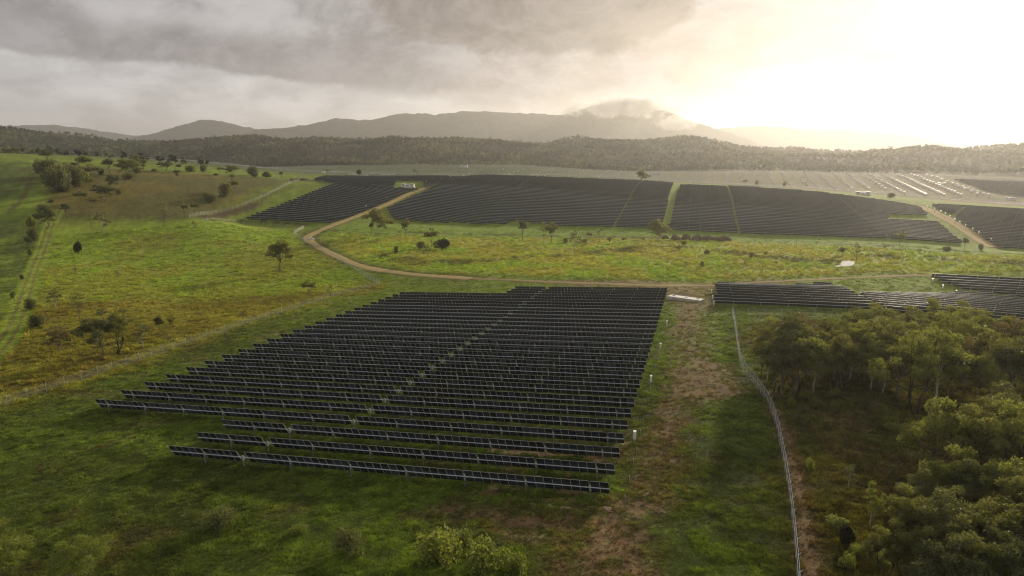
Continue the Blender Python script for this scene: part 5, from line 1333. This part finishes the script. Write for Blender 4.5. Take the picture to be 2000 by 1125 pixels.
def instancer(name, pts, scale, colr, protos, label, cat):
    col_ = bpy.data.collections.new(name + '_pieces')
    for i, me in enumerate(protos): col_.objects.link(bpy.data.objects.new(f'{name}_piece', me))
    me = bpy.data.meshes.new(name); n = len(pts)
    me.vertices.add(n); me.vertices.foreach_set('co', np.asarray(pts, np.float32).ravel())
    q = me.attributes.new('gscale', 'FLOAT_VECTOR', 'POINT'); q.data.foreach_set('vector', np.asarray(scale, np.float32).ravel())
    q = me.attributes.new('gcol', 'FLOAT_COLOR', 'POINT'); q.data.foreach_set('color', np.hstack([colr, np.ones((n, 1))]).astype(np.float32).ravel())
    q = me.attributes.new('gyaw', 'FLOAT_VECTOR', 'POINT'); y = np.zeros((n, 3), np.float32); y[:, 2] = rng.uniform(0, 6.28, n); y[:, :2] = rng.normal(0, .08, (n, 2)); q.data.foreach_set('vector', y.ravel())
    o = obj(name, me); tag(o, label, cat, kind='stuff')
    ng = bpy.data.node_groups.new(name + '_nodes', 'GeometryNodeTree')
    ng.interface.new_socket('Geometry', in_out='INPUT', socket_type='NodeSocketGeometry'); ng.interface.new_socket('Geometry', in_out='OUTPUT', socket_type='NodeSocketGeometry')
    gi, go = ng.nodes.new('NodeGroupInput'), ng.nodes.new('NodeGroupOutput')
    ci = ng.nodes.new('GeometryNodeCollectionInfo'); ci.inputs['Collection'].default_value = col_; ci.inputs['Separate Children'].default_value = True; ci.inputs['Reset Children'].default_value = True
    ip = ng.nodes.new('GeometryNodeInstanceOnPoints'); ip.inputs['Pick Instance'].default_value = True
    def attr(nm, ty):
        a = ng.nodes.new('GeometryNodeInputNamedAttribute'); a.data_type = ty; a.inputs[0].default_value = nm; return a.outputs[0]
    rv = ng.nodes.new('FunctionNodeRandomValue'); rv.data_type = 'INT'
    rv.inputs[4].default_value = 0; rv.inputs[5].default_value = len(protos) - 1
    l = ng.links.new
    l(gi.outputs[0], ip.inputs['Points']); l(ci.outputs[0], ip.inputs['Instance']); l(attr('gscale', 'FLOAT_VECTOR'), ip.inputs['Scale'])
    er = ng.nodes.new('FunctionNodeEulerToRotation'); l(attr('gyaw', 'FLOAT_VECTOR'), er.inputs[0]); l(er.outputs[0], ip.inputs['Rotation'])
    l(rv.outputs[2], ip.inputs['Instance Index'])
    l(ip.outputs[0], go.inputs[0])
    md = o.modifiers.new('scatter', 'NODES'); md.node_group = ng
    return o
N_G = 330000
a_ = np.radians(rng.uniform(-46, 46, N_G)); dp = np.radians(rng.uniform(5.4, 46, N_G)); rr_ = 46 / np.tan(dp)
gx_, gy_ = np.sin(a_) * rr_, np.cos(a_) * rr_
keep = np.ones(N_G, bool)
gc_, gb_, gh_ = cover(gx_, gy_)
keep &= rng.uniform(0, 1, N_G) > gb_ * 0.93
keep &= ldist(gx_, gy_, LN['road_main']) > 3.2
keep &= ldist(gx_, gy_, LN['road_right']) > 5.2
keep &= ldist(gx_, gy_, LN['path_mid']) > 2.0
keep &= ldist(gx_, gy_, LN['road_tail']) > 2.2
keep &= sdist(gx_, gy_, pond_xy) > 0.2
gx_, gy_, gc_, gh_, rr_ = (q[keep] for q in (gx_, gy_, gc_, gh_, rr_))
gz_ = height(gx_, gy_)
clumpy = fbm(gx_ / 2.3, gy_ / 2.3, 201, 3)
hh_ = gh_ * (0.45 + 1.1 * sst(0.3, 0.75, clumpy)) * rng.uniform(0.7, 1.35, len(gx_))
ww_ = np.clip(0.34 * (rr_ / 80.0) ** 0.75, 0.28, 1.6) * rng.uniform(0.8, 1.3, len(gx_))
hh_ = np.minimum(hh_, 0.95) * np.clip((rr_ / 140.0) ** 0.3, 0.9, 1.5)
vf_ = (1 - 0.55 * sst(150, 280, rr_))[:, None]
gcol_ = np.clip(gc_ * (1 + (clumpy[:, None] - 0.5) * 0.9 * vf_) * (1 + rng.uniform(-0.38, 0.4, (len(gx_), 1)) * vf_) * (1 + rng.normal(0, .05, (len(gx_), 3))), 0.004, 0.6) * 1.12
tm_ = [tuft_mesh('grass_tuft', 300 + i, 16, 1.0, 0.8, 0.10, M['grass']) for i in range(4)]
instancer('grass', np.stack([gx_, gy_, gz_], -1), np.stack([ww_, ww_, hh_], -1), gcol_, tm_, 'grass and tussocks covering the slopes and paddocks', 'grass')
print('grass tufts', len(gx_))

# ------------------------------------------------------------------ far forest
def far_tree(seed):
    rs = np.random.default_rng(seed); cen, radi = [], []
    for i in range(6):
        a = rs.uniform(0, 6.28); q = rs.uniform(0, 2.6); cen.append(np.array([math.cos(a) * q, math.sin(a) * q, rs.uniform(4.5, 9.5)])); radi.append(rs.uniform(1.5, 2.5))
    v, f = leaves_np(cen, radi, [26] * 6, 2.0, rs, 0.8, 0.0)
    mb = MB().tube([(0, 0, -1), (0.1, 0.1, 6)], [0.28, 0.16], 4)
    k = len(v); v = np.vstack([v, np.array(mb.v)]); f = [list(q) for q in f] + [[j + k for j in q] for q in mb.f]
    return mesh_np('forest_tree', v, f, [M['leaf_far'], M['bark']], [0] * (len(f) - len(mb.f)) + [1] * len(mb.f))
N_F = 48000
a_ = np.radians(rng.uniform(-47, 47, N_F)); y_ = rng.uniform(1330 ** 2, 2700 ** 2, N_F) ** 0.5
fx, fy = np.tan(a_) * y_, y_
P2n = np.array([[-640, 780], [-220, 820], [250, 800], [700, 700], [1250, 800], [1300, 1330], [500, 1360], [0, 1350], [-560, 1360]])
dd = sdist(fx, fy, P2n)
dens = fbm(fx / 120, fy / 120, 301, 3)
keep = (dd > 14) & (rng.uniform(0, 1, N_F) < 0.35 + 1.2 * sst(0.35, 0.55, dens)) & (np.hypot(fx, fy) > 1340)
# belt of wood behind the left hill and along the foot of the second slope
fx, fy = fx[keep], fy[keep]
bx = rng.uniform(-900, -330, 1500); by = rng.uniform(760, 1330, 1500); k2 = sdist(bx, by, P2n) > 10; fx = np.concatenate([fx, bx[k2]]); fy = np.concatenate([fy, by[k2]])
fz = height(fx, fy); sc_ = rng.uniform(0.5, 1.2, len(fx))[:, None] * np.array([1, 1, 1]) * (1 + rng.normal(0, .08, (len(fx), 3)))
pn = fbm(fx / 90, fy / 160, 311, 4)[:, None]; pm = fbm(fx / 45, fy / 70, 321, 3)[:, None]
fcol = (np.array([0.070, 0.095, 0.036]) * (1 - sst(0.4, 0.62, pm)) + np.array([0.150, 0.150, 0.055]) * sst(0.4, 0.62, pm)) * (0.55 + 1.0 * sst(0.35, 0.65, pn)) * rng.uniform(0.6, 1.4, (len(fx), 1))
sc_ = sc_ * (0.7 + 0.65 * pn)
instancer('forest', np.stack([fx, fy, fz], -1), sc_, fcol, [far_tree(400 + i) for i in range(6)], 'dark eucalypt forest covering the hills below the mountains', 'forest')
print('forest', len(fx))

# ------------------------------------------------------------------ evening haze
bm = bmesh.new(); bmesh.ops.create_cube(bm, size=1.0)
me = bpy.data.meshes.new('haze'); bm.to_mesh(me); bm.free()
hzo = obj('haze', me, None, (0, 5400, 250)); hzo.scale = (26000, 13000, 660)
m = bpy.data.materials.new('haze'); m.use_nodes = True; t = m.node_tree; t.nodes.clear()
o_ = t.nodes.new('ShaderNodeOutputMaterial'); pv = t.nodes.new('ShaderNodeVolumePrincipled'); t.links.new(pv.outputs[0], o_.inputs['Volume'])
pv.inputs['Color'].default_value = (0.94, 0.94, 0.95, 1); pv.inputs['Density'].default_value = 9.0e-5; pv.inputs['Anisotropy'].default_value = 0.60
me.materials.append(m); tag(hzo, 'pale evening haze filling the valley', 'haze', kind='stuff')

# ------------------------------------------------------------------ shreds of cloud hanging on the peak
def mist(px, py, dist, rx, ry, rz, dens, seed, label):
    d = pix_dir(px, py); p = np.array([0, 0, CAM_H]) + d / d[1] * dist
    bm = bmesh.new(); bmesh.ops.create_icosphere(bm, subdivisions=3, radius=1.0)
    me = bpy.data.meshes.new('mist'); bm.to_mesh(me); bm.free()
    o = obj('mist', me, None, tuple(p)); o.scale = (rx, ry, rz)
    m = bpy.data.materials.new('mist'); m.use_nodes = True; t = m.node_tree; t.nodes.clear()
    oo = t.nodes.new('ShaderNodeOutputMaterial'); v = t.nodes.new('ShaderNodeVolumePrincipled'); t.links.new(v.outputs[0], oo.inputs['Volume'])
    v.inputs['Color'].default_value = (0.98, 0.98, 0.98, 1); v.inputs['Anisotropy'].default_value = 0.3
    tcn = t.nodes.new('ShaderNodeTexCoord'); sx = t.nodes.new('ShaderNodeSeparateXYZ'); t.links.new(tcn.outputs['Object'], sx.inputs[0])
    x, y, z = (V(t, sx.outputs[i]) for i in range(3))
    rr = (x * x + y * y + z * z) ** 0.5
    n = noise(t, comb(t, x * (rx / rz) * 0.7 + seed, y * 1.0, z), 1.6, 4, 0.6)
    t.links.new(((n - 0.30 - rr * rr * 0.34) * (dens * 6.0))._m('MAXIMUM', 0.0).k, v.inputs['Density'])
    me.materials.append(m); m.cycles.volume_step_rate = 1.0 if hasattr(m.cycles, 'volume_step_rate') else 1.0
    return tag(o, label, 'mist', kind='stuff')
mist(1225, 206, 5350, 520, 220, 110, 0.010, 1.0, 'pale shred of cloud wrapped round the main peak')
mist(1322, 238, 5350, 230, 160, 90, 0.008, 4.0, 'pale shred of cloud on the right flank of the peak')
mist(1115, 216, 5350, 170, 140, 55, 0.006, 7.0, 'small shred of cloud on the left shoulder of the peak')
